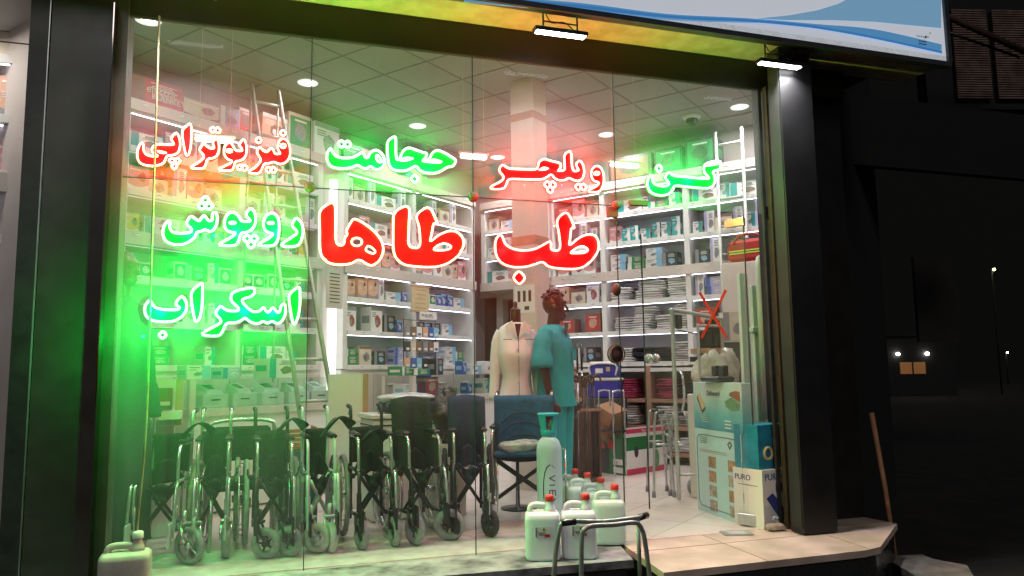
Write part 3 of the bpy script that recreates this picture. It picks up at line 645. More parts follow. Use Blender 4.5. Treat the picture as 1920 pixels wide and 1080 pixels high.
t.links.new(tr.outputs[0], mm.inputs[1]); t.links.new(gl.outputs[0], mm.inputs[2]); t.links.new(mm.outputs[0], out.inputs[0])
def counter(label, x0, x1, v=6.15, depth=.5, wm=m_beam):
    c = thing('display_counter', label, 'counter', W(0, v), RL); L = x1-x0; cx = (x0+x1)/2
    MB().box((cx, depth/2, .45), (L, depth, .86), m_white).build('counter_base', c)
    MB().box((cx, depth/2-.01, .91), (L+.02, depth+.04, .07), wm).build('counter_rim', c)
    mb = MB(); mb.box((cx, 0.0, 1.075), (L, .006, .25), m_cglass); mb.box((cx, depth/2, 1.205), (L, depth, .008), m_cglass); mb.build('glass_case', c)
    mb = MB()
    for x in (x0+.03, x1-.03): mb.box((x, .02, 1.075), (.06, .05, .26), wm); mb.box((x, depth-.02, 1.075), (.06, .05, .26), wm)
    mb.build('corner_post', c)
    return c
cA = counter('glass-topped display counter with monitors inside, behind the left wheelchairs', 3.95, 5.80)
cB = counter('glass-topped display counter behind the white table, under the middle shelves', 6.9, 9.0)
# cream column in the room
t_ = thing('room_column', 'square cream column with reddish bands in the middle of the room', 'column', W(6.765+.135, 4.27+.15), RL)
MB().box((0, 0, CZ/2), (.27, .30, CZ-.002), M('column_paint', (.60, .53, .46), .45, noise=.06)).build('column_shaft', t_)
m_band = M('wood_band', (.42, .24, .14), .4, noise=.2)
for z, h in ((2.66, .10), (4.06, .085)): MB().box((0, 0, z), (.278, .308, h), m_band).build('column_band', t_)
mb = MB(); mb.box((-.137, .0, 2.02), (.004, .26, .30), m_white)
for a in range(3):
    mb.box((-.140, .07-.07*a, 2.05), (.003, .035, .12), m_dwood if a != 1 else m_print)
mb.box((-.140, -.03, 1.92), (.003, .06, .04), m_fabgrey); mb.build('poster', t_)
MB().box((-.137, 0, 2.38), (.004, .22, .34), m_beam).build('notice', t_)

# ================================================================ BOXED GOODS
PAL = {
 'white': ((.75, .74, .72), 'white'), 'cream': ((.62, .54, .42), 'cream'), 'pink': ((.62, .28, .30), 'pink'), 'peach': ((.68, .40, .28), 'peach'),
 'brown': ((.20, .11, .07), 'brown'), 'blue': ((.05, .12, .42), 'blue'), 'teal': ((.02, .30, .28), 'teal'), 'grey': ((.25, .25, .28), 'grey'),
 'black': ((.03, .03, .035), 'black'), 'lilac': ((.42, .38, .62), 'lilac'), 'red': ((.45, .04, .04), 'red'), 'green': ((.03, .25, .08), 'green'), 'sky': ((.25, .50, .68), 'light blue'), 'yellow': ((.6, .45, .05), 'yellow')}
def pm(k): return M('carton_'+k, PAL[k][0], .38, noise=.06, nscale=5)
def pp(k): return M('picture_'+k, PAL[k][0], .4, noise=.7, nscale=38, dark=tuple(c*.35+.08 for c in PAL[k][0]))
def carton_mesh(w, d, h, body, acc, pic, style, rnd, side=None):
    mb = MB(); B, A, P = pm(body), pm(acc), pp(pic); wt = pm('white') if body != 'white' else m_print
    mb.box((0, d/2, h/2), (w, d, h), B)
    y = -.0012; q = lambda cx, cz, a, b_, m, k=1: mb.box((cx, y*k, cz), (a, .0015, b_), m)
    def blob(cx, cz, a, b_, m, k=1.6):
        n = 12; e = [(cx+a*math.cos(2*PI*i/n)*(1+rnd.uniform(-.2, .2)), cz+b_*math.sin(2*PI*i/n)*(1+rnd.uniform(-.2, .2))) for i in range(n)]
        mb.poly(e, .0016, m, Matrix.Translation((0, y*k-.0008, 0)))
    if style == 0:
        q(0, h*.92, w*.98, h*.14, A); blob(w*.08, h*.42, w*.26, h*.24, P); blob(w*.0, h*.36, w*.12, h*.12, A, 2.6)
        for i in range(3): q(-w*.22, h*(.76-.07*i), w*.35, h*.025, wt)
    elif style == 1:
        q(-w*.36, h*.5, w*.24, h*.98, A); blob(w*.14, h*.40, w*.24, h*.20, P)
        for i in range(4): q(w*.12, h*(.86-.06*i), w*rnd.uniform(.3, .55), h*.022, wt)
    elif style == 2:
        mb.poly([(-w*.49, h*.01), (w*.49, h*.01), (w*.49, h*.28), (w*.2, h*.16), (-w*.15, h*.14), (-w*.49, h*.24)], .0015, A, Matrix.Translation((0, y-.0004, 0)))
        blob(w*.18, h*.58, w*.17, h*.2, P); blob(w*.2, h*.70, w*.1, h*.09, m_dwood, 2.6); q(-w*.15, h*.86, w*.5, h*.05, wt)
        for i in range(3): q(-w*.25, h*(.6-.06*i), w*.3, h*.02, wt)
    elif style == 3:
        mb.poly([(w*.49, h*.99), (w*.05, h*.99), (w*.16, h*.7), (-w*.02, h*.4), (w*.18, h*.2), (w*.1, h*.01), (w*.49, h*.01)], .0015, A, Matrix.Translation((0, y-.0004, 0)))
        blob(-w*.05, h*.38, w*.16, h*.13, P, 2.4); q(-w*.2, h*.84, w*.42, h*.05, wt)
        for i in range(2): q(-w*.25, h*(.7-.06*i), w*.3, h*.02, wt)
    else:
        q(0, h*.5, w*.86, h*.8, A); blob(0, h*.5, w*.25, h*.25, P, 2.8); q(0, h*.8, w*.5, h*.05, wt, 2.2)
    for s_ in (-1, 1):
        mb.box((s_*(w/2+.0008), d/2, h*.5), (.0012, d*.7, h*.3), A)
    return mb
rng = random.Random(11)
TYPES = {  # name: (w, d, h, body, accent, picture, style, words)
 'baby': (.17, .22, .27, 'peach', 'grey', 'cream', 2, 'peach portrait carton'),
 'pump': (.20, .20, .30, 'white', 'grey', 'red', 0, 'white red-pictured carton'),
 'bp': (.15, .16, .17, 'white', 'green', 'white', 4, 'small green-white carton'),
 'tealbox': (.13, .2, .19, 'white', 'teal', 'grey', 3, 'teal-curved white carton'),
 'glove': (.24, .14, .12, 'lilac', 'blue', 'white', 1, 'flat lilac carton'),
 'dark': (.26, .2, .24, 'brown', 'red', 'peach', 4, 'dark red-brown carton'),
 'meter': (.11, .12, .16, 'blue', 'sky', 'white', 0, 'small blue carton'),
 'tall': (.13, .13, .31, 'white', 'lilac', 'grey', 1, 'tall slim white carton'),
 'cream': (.22, .2, .22, 'cream', 'brown', 'grey', 0, 'brown-banded cream carton'),
 'pinkb': (.19, .2, .26, 'pink', 'white', 'brown', 2, 'pink carton'),
 'wide': (.36, .25, .2, 'white', 'teal', 'brown', 1, 'wide teal-ended carton'),
 'black': (.2, .2, .2, 'black', 'grey', 'sky', 1, 'black carton'),
 'sole': (.12, .06, .24, 'teal', 'white', 'cream', 3, 'teal insole pack'),
 'pale': (.25, .2, .14, 'white', 'sky', 'grey', 3, 'low white carton'),
 'yell': (.16, .15, .18, 'yellow', 'white', 'green', 2, 'yellow carton'),
 'stackg': (.24, .2, .10, 'green', 'white', 'cream', 1, 'flat green carton'),
}
MESHES = {}
def carton(kind, p, rz, place, n):
    w, d, h, b_, a, pc, st, words_ = TYPES[kind]
    if kind not in MESHES: MESHES[kind] = [carton_mesh(w, d, h, b_, a, pc, st, random.Random(len(MESHES)+3)), None]
    if MESHES[kind][1] is None: o = MESHES[kind][0].build('carton'); MESHES[kind][1] = o.data
    else: o = bpy.data.objects.new('carton', MESHES[kind][1]); COL.objects.link(o)
    o.location = p; o.rotation_euler = (0, 0, rz); o.scale = (rng.uniform(.88, 1.1), 1, rng.uniform(.82, 1.14))
    tag(o, '%s, %s' % (words_, place), 'carton', 'boxed goods on the shelves'); return o
def fill(rz, vfront, a, b_, z, kinds, where, gap=.02, rnd=rng, dens=.93, ch=.38):
    """row of cartons from local x a to b_ on a shelf; rz RL: W(x, vfront), RR: W(ufront, -x)"""
    x = a; i = 0
    while i < 14:
        k = kinds[i % len(kinds)]; w, d, h = TYPES[k][:3]
        if x+w > b_: break
        if rnd.random() < dens:
            y = rnd.uniform(.03, .10); cx = x+w/2
            p = W(cx, vfront+y, z+.001) if rz == RL else W(vfront+y, -cx, z+.001)
            o1 = carton(k, p, rz+rnd.uniform(-.07, .07), '%s from left, %s' % (ORD[min(i, 13)], where), i)
            if h*2.28 < ch-.02 and rnd.random() < .6:
                p2 = p+Vector((0, 0, h*o1.scale.z+.001)); carton(k, p2, rz+rnd.uniform(-.1, .1), 'stacked on %s, %s' % (ORD[min(i, 13)], where), i)
        x += w+gap*rnd.uniform(.4, 1.8); i += 1
LN = ['lowest shelf', 'second shelf', 'third shelf', 'beam shelf', 'fifth shelf', 'sixth shelf', 'cabinet top']
KL = [['cream', 'stackg', 'wide', 'tealbox'], ['bp', 'bp', 'bp', 'wide', 'tealbox'], ['tealbox', 'bp', 'bp', 'bp', 'black'], ['yell', 'wide', 'cream', 'tealbox'], ['pinkb', 'cream', 'tall'], ['wide', 'pinkb', 'tall', 'pump'], []]
for bi, (a, b_) in enumerate(zip(xsL[:-1], xsL[1:])):
    nm = ('left', 'right')[bi]
    for li, z in enumerate(LV[:-1]):
        ks = KL[li] if bi == 0 else KL[li][1:]+KL[li][:1]
        fill(RL, 6.92, a+.06, b_-.04, z, ks, '%s, %s half of left cabinet' % (LN[li], nm))
KM = [['stackg', 'cream', 'black', 'meter', 'glove', 'glove', 'pale'], ['pump', 'pump', 'pump', 'black', 'meter', 'black', 'pale'], ['baby', 'baby', 'baby', 'tall', 'pale', 'meter'], ['pinkb', 'pump', 'cream', 'baby'], ['pinkb', 'pinkb', 'wide', 'pump'], ['tall', 'cream', 'tall', 'wide'], []]
for bi, (a, b_) in enumerate(zip(xsM[:-1], xsM[1:])):
    nm = ('left', 'right')[bi]
    for li, z in enumerate(LV[:-1]):
        ks = KM[li] if bi == 0 else KM[li][3:]+KM[li][:3]
        if bi == 1 and li == 2: ks = ['tall', 'tall', 'bp', 'meter', 'meter', 'meter', 'pale']
        fill(RL, 6.92, a+.06, b_-.04, z, ks, '%s, %s half of middle cabinet' % (LN[li], nm))
for li, z in ((3, 2.62), (4, 3.03), (5, 3.45)):
    fill(RR, 9.47, -6.9, -5.78, z, [['wide', 'pinkb', 'cream'], ['pale', 'tall', 'pale'], ['cream', 'pale']][li-3], '%s above back doorway' % LN[li], dens=.9)
KR = {0: [['wide', 'black', 'pale', 'dark'], [], []], 1: [['dark', 'tall', 'dark'], [], ['dark', 'black']], 2: [['baby', 'cream', 'pump', 'tall'], [], ['tall', 'glove']],
      3: [['pinkb', 'pump', 'pinkb', 'tall'], ['pale', 'stackg', 'pale', 'black'], ['black', 'tall', 'tall', 'black']], 4: [['tall', 'pinkb', 'tall'], ['pinkb', 'sole', 'sole', 'tealbox', 'sole', 'tealbox', 'sole'], ['tealbox', 'tall', 'cream', 'tall']],
      5: [['dark', 'pinkb', 'cream'], ['tealbox', 'wide', 'tealbox', 'stackg'], ['wide', 'tealbox', 'wide']]}
for li, z in enumerate(LV[:-1]):
    for bi, (a, b_) in enumerate(zip(xsR[:-1], xsR[1:])):
        if KR[li][bi]: fill(RR, 9.47, a+.07, b_-.05, z, KR[li][bi], '%s, %s bay of back cabinet' % (LN[li], ('left', 'middle', 'right')[bi]))
# big boxes on top of the cabinets
def bigbox(px0, px1, ybase, ytop, wall, body, acc, pic, st, label, depth=.3, name='carton', cat='carton'):
    if wall == 'L':
        g = lambda px, py: (lambda d: CAM+d*((6.95-CAM.dot(N1))/d.dot(N1)))(ray(px, py)); rz = RL
    else:
        g = lambda px, py: (lambda d: CAM+d*((9.5-CAM.dot(D1))/d.dot(D1)))(ray(px, py)); rz = RR
    a, b_ = g(px0, ybase), g(px1, ybase); w = (b_-a).length; h = max(.08, g((px0+px1)/2, ytop).z-g((px0+px1)/2, ybase).z)
    o = carton_mesh(w, depth, h, body, acc, pic, st, random.Random(int(px0))).build(name, None, ((a+b_)/2)*Vector((1, 1, 0)) if False else Vector(((a.x+b_.x)/2, (a.y+b_.y)/2, 3.902)), rz)
    return tag(o, label, cat), w, h
def bx_(*a, **k): return bigbox(*a, **k)
t_, w_, h_ = bigbox(246, 341, 190, 140, 'L', 'red', 'brown', 'pink', 1, 'dark red electric blanket carton on top of the left cabinet')
text('electric', .11, pm('cream'), t_, (-w_*.22, -.006, h_*.48)); text('BLANKET', .085, pm('cream'), t_, (-w_*.12, -.006, h_*.26))
bigbox(345, 410, 214, 180, 'L', 'cream', 'red', 'red', 2, 'cream carton with red heater picture on the left cabinet top')
bigbox(413, 448, 226, 186, 'L', 'lilac', 'white', 'grey', 1, 'lilac and white carton on top of the left cabinet, second last before the ladder')
bigbox(449, 472, 232, 186, 'L', 'peach', 'red', 'brown', 4, 'narrow peach carton with dark picture behind the ladder top')
bigbox(492, 538, 262, 212, 'L', 'peach', 'white', 'brown', 0, 'peach carton on the cabinet top seen between the ladder rails')
bigbox(541, 584, 278, 212, 'L', 'cream', 'green', 'grey', 4, 'big cream carton on the cabinet top right of the ladder')
bigbox(590, 635, 284, 222, 'L', 'white', 'grey', 'grey', 0, 'tall whitish carton in the green glow on the cabinet top')
bigbox(645, 700, 300, 262, 'L', 'green', 'cream', 'teal', 3, 'green carton on the cabinet top behind the green cupping word')
bigbox(712, 790, 315, 280, 'L', 'cream', 'green', 'teal', 0, 'wide cream carton on top of the middle cabinet')
bigbox(1142, 1222, 345, 300, 'R', 'black', 'brown', 'black', 9, 'black case on top of back cabinet behind the batten lamp', depth=.35)
bigbox(1228, 1280, 334, 286, 'R', 'black', 'green', 'black', 9, 'dark green case on top of the back cabinet, second from left', depth=.35)
bigbox(1287, 1342, 325, 268, 'R', 'black', 'green', 'black', 9, 'tall dark case on the back cabinet beside the white ladder', depth=.35)
# ================================================================ LOWER RIGHT SHELVES AND LINEN
m_pinkwood = M('pink_wood', (.42, .22, .15), .45, noise=.15, nscale=5)
c = thing('low_shelf_unit', 'low wooden shelf unit with folded cloths under the back wall shelving', 'shelving', W(9.43, 0), RR)
MB().box((-4.02, .44, .65), (2.6, .02, 1.28), m_beam).build('back_panel', c)
for x in (-5.30, -4.20, -3.52, -2.75): MB().box((x, .22, .66), (.07, .44, 1.26), m_pinkwood).build('upright', c)
for i, z in enumerate((.16, .50, .86, 1.27)):
    for a, b_ in ((-5.265, -4.235), (-4.165, -3.555), (-3.485, -2.785)): MB().box(((a+b_)/2, .21, z-.03), (b_-a, .42, .05), m_pinkwood if i < 3 else m_white).build('shelf', c)
m_lin = M('white_linen', (.82, .80, .79), .9, noise=.12, nscale=10, bump=.35)
m_ling = M('greyish_linen', (.68, .66, .66), .9, noise=.15, nscale=12, bump=.35)
m_lind = M('charcoal_linen', (.03, .03, .04), .9, noise=.3, nscale=14, bump=.35)
m_linp = M('pink_linen', (.50, .06, .14), .9, noise=.35, nscale=18, bump=.3)
def cloth_mesh(w, d, h, m, rnd, lay=2):
    mb = MB(); n = 7
    for l in range(lay):
        z0 = h*l/lay; z1 = h*(l+1)/lay-.004; vs = []; fs = []
        prof = []
        for k in range(10):
            a = 2*PI*k/10; prof.append((math.copysign(abs(math.cos(a))**.5, math.cos(a))*w/2, (z0+z1)/2+math.copysign(abs(math.sin(a))**.6, math.sin(a))*(z1-z0)/2))
        for j in range(n):
            y = -d/2+d*j/(n-1)
            for (x, z) in prof:
                k = .85 if j in (0, n-1) else 1
                vs.append((x*k+rnd.uniform(-.012, .012), y+rnd.uniform(-.012, .012), z0+(z-z0)*k+rnd.uniform(-.004, .004)+.004))
        for j in range(n-1):
            for k in range(10): fs.append((j*10+k, j*10+(k+1) % 10, (j+1)*10+(k+1) % 10, (j+1)*10+k))
        fs += [tuple(range(9, -1, -1)), tuple((n-1)*10+k for k in range(10))]
        mb.add(vs, fs, m, True)
    return mb
rl = random.Random(4); CL = {}
def cloth(mname, m, p, rz, w, label, i):
    key = (mname, i % 3, round(w, 2))
    if key not in CL: o = cloth_mesh(w, .30, .064, m, random.Random(i*7+len(CL))).build('folded_cloth'); CL[key] = o.data
    else: o = bpy.data.objects.new('folded_cloth', CL[key]); COL.objects.link(o)
    o.location = p; o.rotation_euler = (0, 0, rz)
    return tag(o, label, 'folded cloth', 'folded cloths in piles')
def pile(x, z, n, w, mn, m, where, lean=0, uf=9.47):
    n = max(3, round(n*.85)); lean *= 1.6
    for i in range(n):
        p = W(uf+.20+rl.uniform(-.02, .02), -(x+rl.uniform(-.015, .015)+lean*i), z+.002+i*.064)
        cloth(mn, m, p, RR+rl.uniform(-.16, .16), w, '%s folded cloth, %s, %s' % (mn, 'bottom' if i == 0 else ('top' if i == n-1 else ORD[i]+' up'), where), i)
B = '%s of back shelving'
pile(-4.62, 2.20, 3, .30, 'white', m_lin, B % 'left pile on the towel shelf')
pile(-4.20, 2.20, 5, .42, 'white', m_lin, B % 'wide middle pile on the towel shelf', .01)
pile(-3.78, 2.20, 6, .30, 'white', m_lin, B % 'tall right pile on the towel shelf')
pile(-4.60, 1.78, 4, .32, 'grey white', m_ling, B % 'left pile below the towels', .01)
pile(-4.34, 1.78, 6, .30, 'white', m_lin, B % 'second pile below the towels', .012)
pile(-3.98, 1.78, 4, .26, 'white', m_lin, B % 'small pile below the towels')
pile(-3.74, 1.78, 6, .24, 'grey white', m_ling, B % 'right pile below the towels')
pile(-4.60, 1.35, 3, .34, 'white', m_lin, B % 'left pile above the counter')
pile(-4.30, 1.35, 4, .34, 'charcoal', m_lind, B % 'left dark pile on lowest shelf')
pile(-4.00, 1.35, 3, .30, 'charcoal', m_lind, B % 'right dark pile on lowest shelf')
pile(-3.74, 1.35, 5, .26, 'grey white', m_ling, B % 'right pile on the lowest shelf')
L_ = '%s of low wooden unit'
for z, mn, m, mn2, m2 in ((.86, 'pink', m_linp, 'charcoal', m_lind), (.50, 'white', m_lin, 'grey white', m_ling), (.16, 'grey white', m_ling, 'white', m_lin)):
    sh = {.86: 'top row', .50: 'middle row', .16: 'bottom row'}[z]
    pile(-4.95, z, 4, .34, mn2, m2, L_ % (sh+' far left'), uf=9.43)
    pile(-4.58, z, 5, .34, mn, m, L_ % (sh+' left pile'), uf=9.43)
    pile(-3.98, z, 5, .30, mn, m, L_ % (sh+' centre pile'), uf=9.43)
    pile(-3.70, z, 4, .26, mn2, m2, L_ % (sh+' right pile'), uf=9.43)

# ================================================================ LADDERS
def ladder(name, label, A, B_, side, wt, wb, n, m, back=None):
    """A top, B_ bottom (world), side = unit vector across"""
    t_ = thing(name, label, 'ladder', B_)
    A = A-B_; Z = Vector((0, 0, 0)); s = side
    for sg in (-1, 1):
        MB().tube([A+s*(sg*wt/2), s*(sg*wb/2)], .034, m, 4, r2=.022).build('rail', t_)
    for i in range(n):
        k = (i+.5)/n; p = A*k; w = wb+(wt-wb)*k
        MB().tube([p-s*(w/2), p+s*(w/2)], .018, m, 6).build('rung', t_)
    if back is not None:
        for sg in (-1, 1): MB().tube([A+s*(sg*wt/2), back-B_+s*(sg*wb/2)], .02, m, 4, r2=.011).build('back_leg', t_)
    return t_
m_lad = M('ladder_aluminium', (.50, .50, .46), .45, .4, noise=.15, nscale=10)
lt = W(5.05, 6.35, 4.36); lb = W(5.55, 5.55, 0.0)
A_ = F(497, 165, 4.36); Bb = V(617, 770, 7.15); Bb = Vector((Bb.x+.05, Bb.y, 0))
ladder('stepladder', 'tall aluminium stepladder leaning from the ceiling down between the left shelving bays', A_, Bb, (D1*.9-N1*.25).normalized(), .30, .36, 11, m_lad, A_+Vector((-.02, .3, -3.2)))
A_ = W(9.36, 2.94, 4.30); Bb = W(9.30, 2.92, 0)
ladder('wall_ladder', 'white ladder leaning upright against the back shelving beside the red bag', A_, Bb, N1, .34, .34, 12, m_lad)

# cream cabinet with the red emergency bag
ca = W(9.12, 2.62, 0)
t_ = thing('tall_cupboard', 'tall pinkish cream cupboard under the red bag', 'cupboard', ca, RR)
MB().box((.02, .16, 1.27), (.86, .30, 2.54), m_beam, bevel=.004).build('carcass', t_)
MB().box((-.19, -.004, 1.27), (.42, .02, 2.46), m_beam).build('cupboard_door', t_); MB().box((.245, -.004, 1.27), (.42, .02, 2.46), m_beam).build('cupboard_door', t_)
m_red = M('red_bag_fabric', (.42, .02, .015), .6, noise=.2, nscale=10, bump=.15)
m_ystr = M('reflective_yellow', (.55, .75, .05), .4)
t_ = thing('red_bag', 'red emergency bag with yellow reflective stripe on top of the cupboard', 'bag', W(9.20, 2.68, 2.545), RR-.12)
MB().box((0, .14, .15), (.62, .28, .29), m_red, bevel=.05).build('bag_body', t_)
MB().box((0, -.008, .13), (.56, .012, .045), m_ystr).build('stripe', t_); MB().box((0, -.011, .13), (.56, .012, .012), m_print).build('stripe_line', t_)
MB().tube(cr([(-.22, -.01, .24), (-.12, -.02, .33), (.08, -.02, .33), (.18, -.01, .24)], 5), .014, m_red).build('handle', t_)
MB().box((.34, .12, .12), (.10, .22, .2), m_red, bevel=.03).build('side_pocket', t_)
MB().tube(cr([(-.31, -.005, .04), (-.30, -.01, .2), (-.2, -.01, .28), (.2, -.01, .28), (.30, -.01, .2), (.31, -.005, .04)], 5), .006, m_print, 5).build('zip', t_)

# ================================================================ DOME CAMERA
t_ = thing('dome_camera', 'dark dome security camera on the ceiling above the doorway', 'security camera', W(9.088, 3.32, CZ-.004))
MB().lathe([(.12, 0), (.12, -.015), (.085, -.045)], m_white, 24).build('camera_base', t_)
MB().lathe([(.078, -.045), (.075, -.08), (.05, -.115), (.002, -.13)], M('smoked_dome', (.02, .03, .03), .1), 24).build('camera_dome', t_)

# ================================================================ WHEELCHAIRS
def arc(c, R, a0, a1, n, plane='YZ'):
    P = []
    for i in range(n+1):
        a = a0+(a1-a0)*i/n; P.append((c[0], c[1]+R*math.cos(a), c[2]+R*math.sin(a)) if plane == 'YZ' else (c[0]+R*math.cos(a), c[1], c[2]+R*math.sin(a)))
    return P
def big_wheel(parent, x, sg, m_t, m_r, R=.295, tilt=0):
    w_ = MB(); w_.ring((0, 0, 0), R-.016, .017, m_t, 'X', 36, 8)
    tyre = w_.build('rear_wheel', parent, (x, .20, R)); tyre.rotation_euler = (0, tilt, 0); m_r = m_chrome
    MB().ring((0, 0, 0), R-.036, .009, m_r, 'X', 36, 6).build('rim', tyre)
    MB().ring((sg*.05, 0, 0), R-.045, .008, m_r, 'X', 36, 6).build('hand_rim', tyre)
    mb = MB(); mb.tube([(-.035, 0, 0), (.035, 0, 0)], .026, m_r, 10)
    for k in range(14):
        a = 2*PI*k/14; b2 = a+.5*(1 if k % 2 else -1)
        mb.tube([((.02 if k % 2 else -.02), .024*math.cos(a), .024*math.sin(a)), (0, (R-.04)*math.cos(b2), (R-.04)*math.sin(b2))], .0016, m_r, 4)
    for k in range(5):
        a = 2*PI*k/5; mb.tube([(sg*.045, (R-.05)*math.cos(a), (R-.05)*math.sin(a)), (0, (R-.035)*math.cos(a), (R-.035)*math.sin(a))], .003, m_r, 4)
    mb.build('spokes', tyre); return tyre
def caster(parent, x, y, rz, m_t, m_f, R=.095, th=.024, hub=None):
    c_ = MB(); c_.tube([(-.0, 0, 0), (0, 0, .09)], .014, m_f)
    for s_ in (-1, 1): c_.tube([(s_*.026, 0, .01), (s_*.032, -.02, -.06), (s_*.032, -.045, -.145+.04)], .008, m_f, 6, r2=.013)
    c_.box((0, 0, .008), (.07, .05, .018), m_f, bevel=.004)
    zt = R+.125
    f = c_.build('caster_fork', parent, (x, y, zt), rz)
    w_ = MB(); w_.ring((0, -.045, R-zt), R-th*.8, th, m_t, 'X', 28, 8); w_.build('caster_tyre', f)
    h = MB(); h.tube([(-.02, -.045, R-zt), (.02, -.045, R-zt)], .022, hub or m_f, 10)
    for k in range(5):
        a = 2*PI*k/5; h.tube([(0, -.045+.02*math.cos(a), R-zt+.02*math.sin(a)), (0, -.045+(R-th)*math.cos(a), R-zt+(R-th)*math.sin(a))], .006, hub or m_f, 5)
    h.build('caster_hub', f)
def wheelchair(label, loc, rz, w=.30, mf=None, mt=None, mct=None, msf=None, cz=(0, 0), R=.095, back='sling', pads=True, foot=True, seat='fold', hh=.93, hubm=None, drape=None, tall=0, guard=False, cx=None):
    mf = mf or m_chrome; mt = mt or m_tyre; mct = mct or m_tyre; msf = msf or m_fab
    c = thing('wheelchair', label, 'wheelchair', loc, rz, 'wheelchairs lined up behind the window'); c.scale = (1.05,)*3
    hw = w/2
    for s_ in (-1, 1):
        x = s_*hw
        mb = MB()
        mb.tube(cr([(x, .20, .12), (x, .20, .45), (x, .215, .72), (x, .225, hh-.05), (x, .25, hh-.005), (x, .31, hh)], 4), .0125, mf)
        mb.tube([(x, .20, .49), (x, -.18, .50)], .0125, mf); mb.tube([(x, .20, .17), (x, -.22, .20)], .0125, mf)
        mb.tube(cr([(x, -.22, .22), (x, -.225, .40), (x, -.20, .49), (x, -.14, .50)], 4), .0125, mf)
        mb.tube([(x, -.22, .20), (x, -.22, .36)], .017, mf)
        mb.build('side_frame', c)
        mb = MB(); mb.tube(cr([(x, .19, .72), (x, -.02, .73), (x, -.13, .72), (x, -.175, .66), (x, -.19, .50)], 5), .011, m_chrome if mf is m_black else mf); mb.build('arm_tube', c)
        if pads: MB().box((x, .02, .745), (.05, .28, .032), m_black, bevel=.012).build('armrest', c)
        if guard: MB().box((x, .02, .60), (.008, .36, .20), m_fab if not isinstance(guard, bpy.types.Material) else guard, bevel=.003).build('side_guard', c)
        MB().tube([(x, .275, hh-.003), (x, .385, hh+.003)], .0165, m_black, 10).build('push_grip', c)
        MB().tube(cr([(x, .30, hh-.02), (x, .33, hh-.055), (x, .36, hh-.06)], 3), .004, mf, 5).build('brake_lever', c)
        mb = MB(); mb.tube(cr([(x+s_*.012, -.03, .46), (x+s_*.05, -.06, .50), (x+s_*.055, -.10, .55)], 4), .006, mf, 6); mb.box((x+s_*.02, -.03, .455), (.03, .06, .03), mf); mb.build('parking_brake', c)
        big_wheel(c, x+s_*.055, s_, mt, mf)
        caster(c, x+(cx[0] if s_ < 0 else cx[1]) if cx else x, -.24, cz[0 if s_ < 0 else 1], mct, mf, R, .027 if R < .11 else .017, hubm)
        if foot:
            fx = x+s_*.01
            mb = MB(); mb.tube(cr([(fx, -.235, .50), (fx, -.27, .46), (fx, -.31, .30), (fx, -.335, .16)], 4), .011, m_chrome if mf is m_black and s_ > 0 else mf)
            mb.build('leg_hanger', c)
            MB().box((fx-s_*.012, -.335, .20), (.012, .11, .15), m_black if mf is not m_chrome else m_greyp, bevel=.004).build('footplate', c)
    mb = MB()
    for sg in (-1, 1):
        mb.tube([(sg*(hw-.012), .02+.015*sg, .18), (-sg*(hw-.012), .02+.015*sg, .485)], .0115, mf if mf is not m_chrome else m_black, 8)
        mb.tube([(sg*(hw-.012), -.08+.015*sg, .18), (-sg*(hw-.012), -.08+.015*sg, .485)], .0115, mf if mf is not m_chrome else m_black, 8)
    mb.build('cross_brace', c)
    def sheet(name, f, m, nu=10, nv=8, th=.012):
        vs = []; fs = []
        for i in range(nu+1):
            for j in range(nv+1): vs.append(f(i/nu, j/nv))
        k = len(vs); cc = [(v[0], v[1]+th, v[2]) for v in vs]; vs += cc
        for i in range(nu):
            for j in range(nv):
                a = i*(nv+1)+j; q = (a, a+nv+1, a+nv+2, a+1); fs.append(q); fs.append(tuple(x+k for x in reversed(q)))
        rim = [j for j in range(nv+1)]+[i*(nv+1)+nv for i in range(1, nu+1)]+[nu*(nv+1)+j for j in range(nv-1, -1, -1)]+[i*(nv+1) for i in range(nu-1, 0, -1)]
        for i in range(len(rim)): a, b_ = rim[i], rim[(i+1) % len(rim)]; fs.append((a, b_, b_+k, a+k))
        return MB().add(vs, fs, m, True).build(name, c)
    if seat == 'fold':   # seat sling hanging in folds between the rails, front and rear half
        sheet('seat', lambda u, v: ((u-.5)*(w-.03)*(1-.45*v)+.012*math.sin(v*9), -.14+.08*math.sin(u*PI*3)*(1-abs(2*u-1)), .50-(.02+.12*v)*(math.sin(u*PI)*.6+.4)+.02*math.sin(u*14)), msf)
        sheet('seat', lambda u, v: ((u-.5)*(w-.02), .05+.08*math.cos(u*PI*3)*(1-abs(2*u-1)), .505+.12*math.sin(u*PI)-.16*v*(math.sin(u*PI)*.6+.4)), msf)
    else:
        sheet('seat', lambda u, v: ((u-.5)*(w-.01), -.20+.40*v, .515-.03*math.sin(u*PI)), msf, th=.02)
        MB().box((0, -.02, .545), (w-.04, .38, .05), msf, bevel=.02).build('seat_cushion', c)
    if back == 'sling':
        sheet('backrest', lambda u, v: ((u-.5)*w, .195+.07*math.sin(u*PI)*(1-.3*v)+.012*math.sin(u*20), .52+(hh-.15-.52)*v), msf)
    elif back == 'flat':
        sheet('backrest', lambda u, v: ((u-.5)*(w+.03), .185+.03*math.sin(u*PI), .50+(hh-.02-.50)*v), msf, th=.03)
        for z in (.66, .76, .84):
            MB().tube(cr([(-w*.40, .165, z-.08), (-w*.2, .178, z-.012), (0, .188, z), (w*.2, .178, z-.012), (w*.40, .165, z-.08)], 5), .006, m_fabnavy, 6).build('quilt_seam', c)
    elif back == 'drop':  # back folded over the front as a bundle
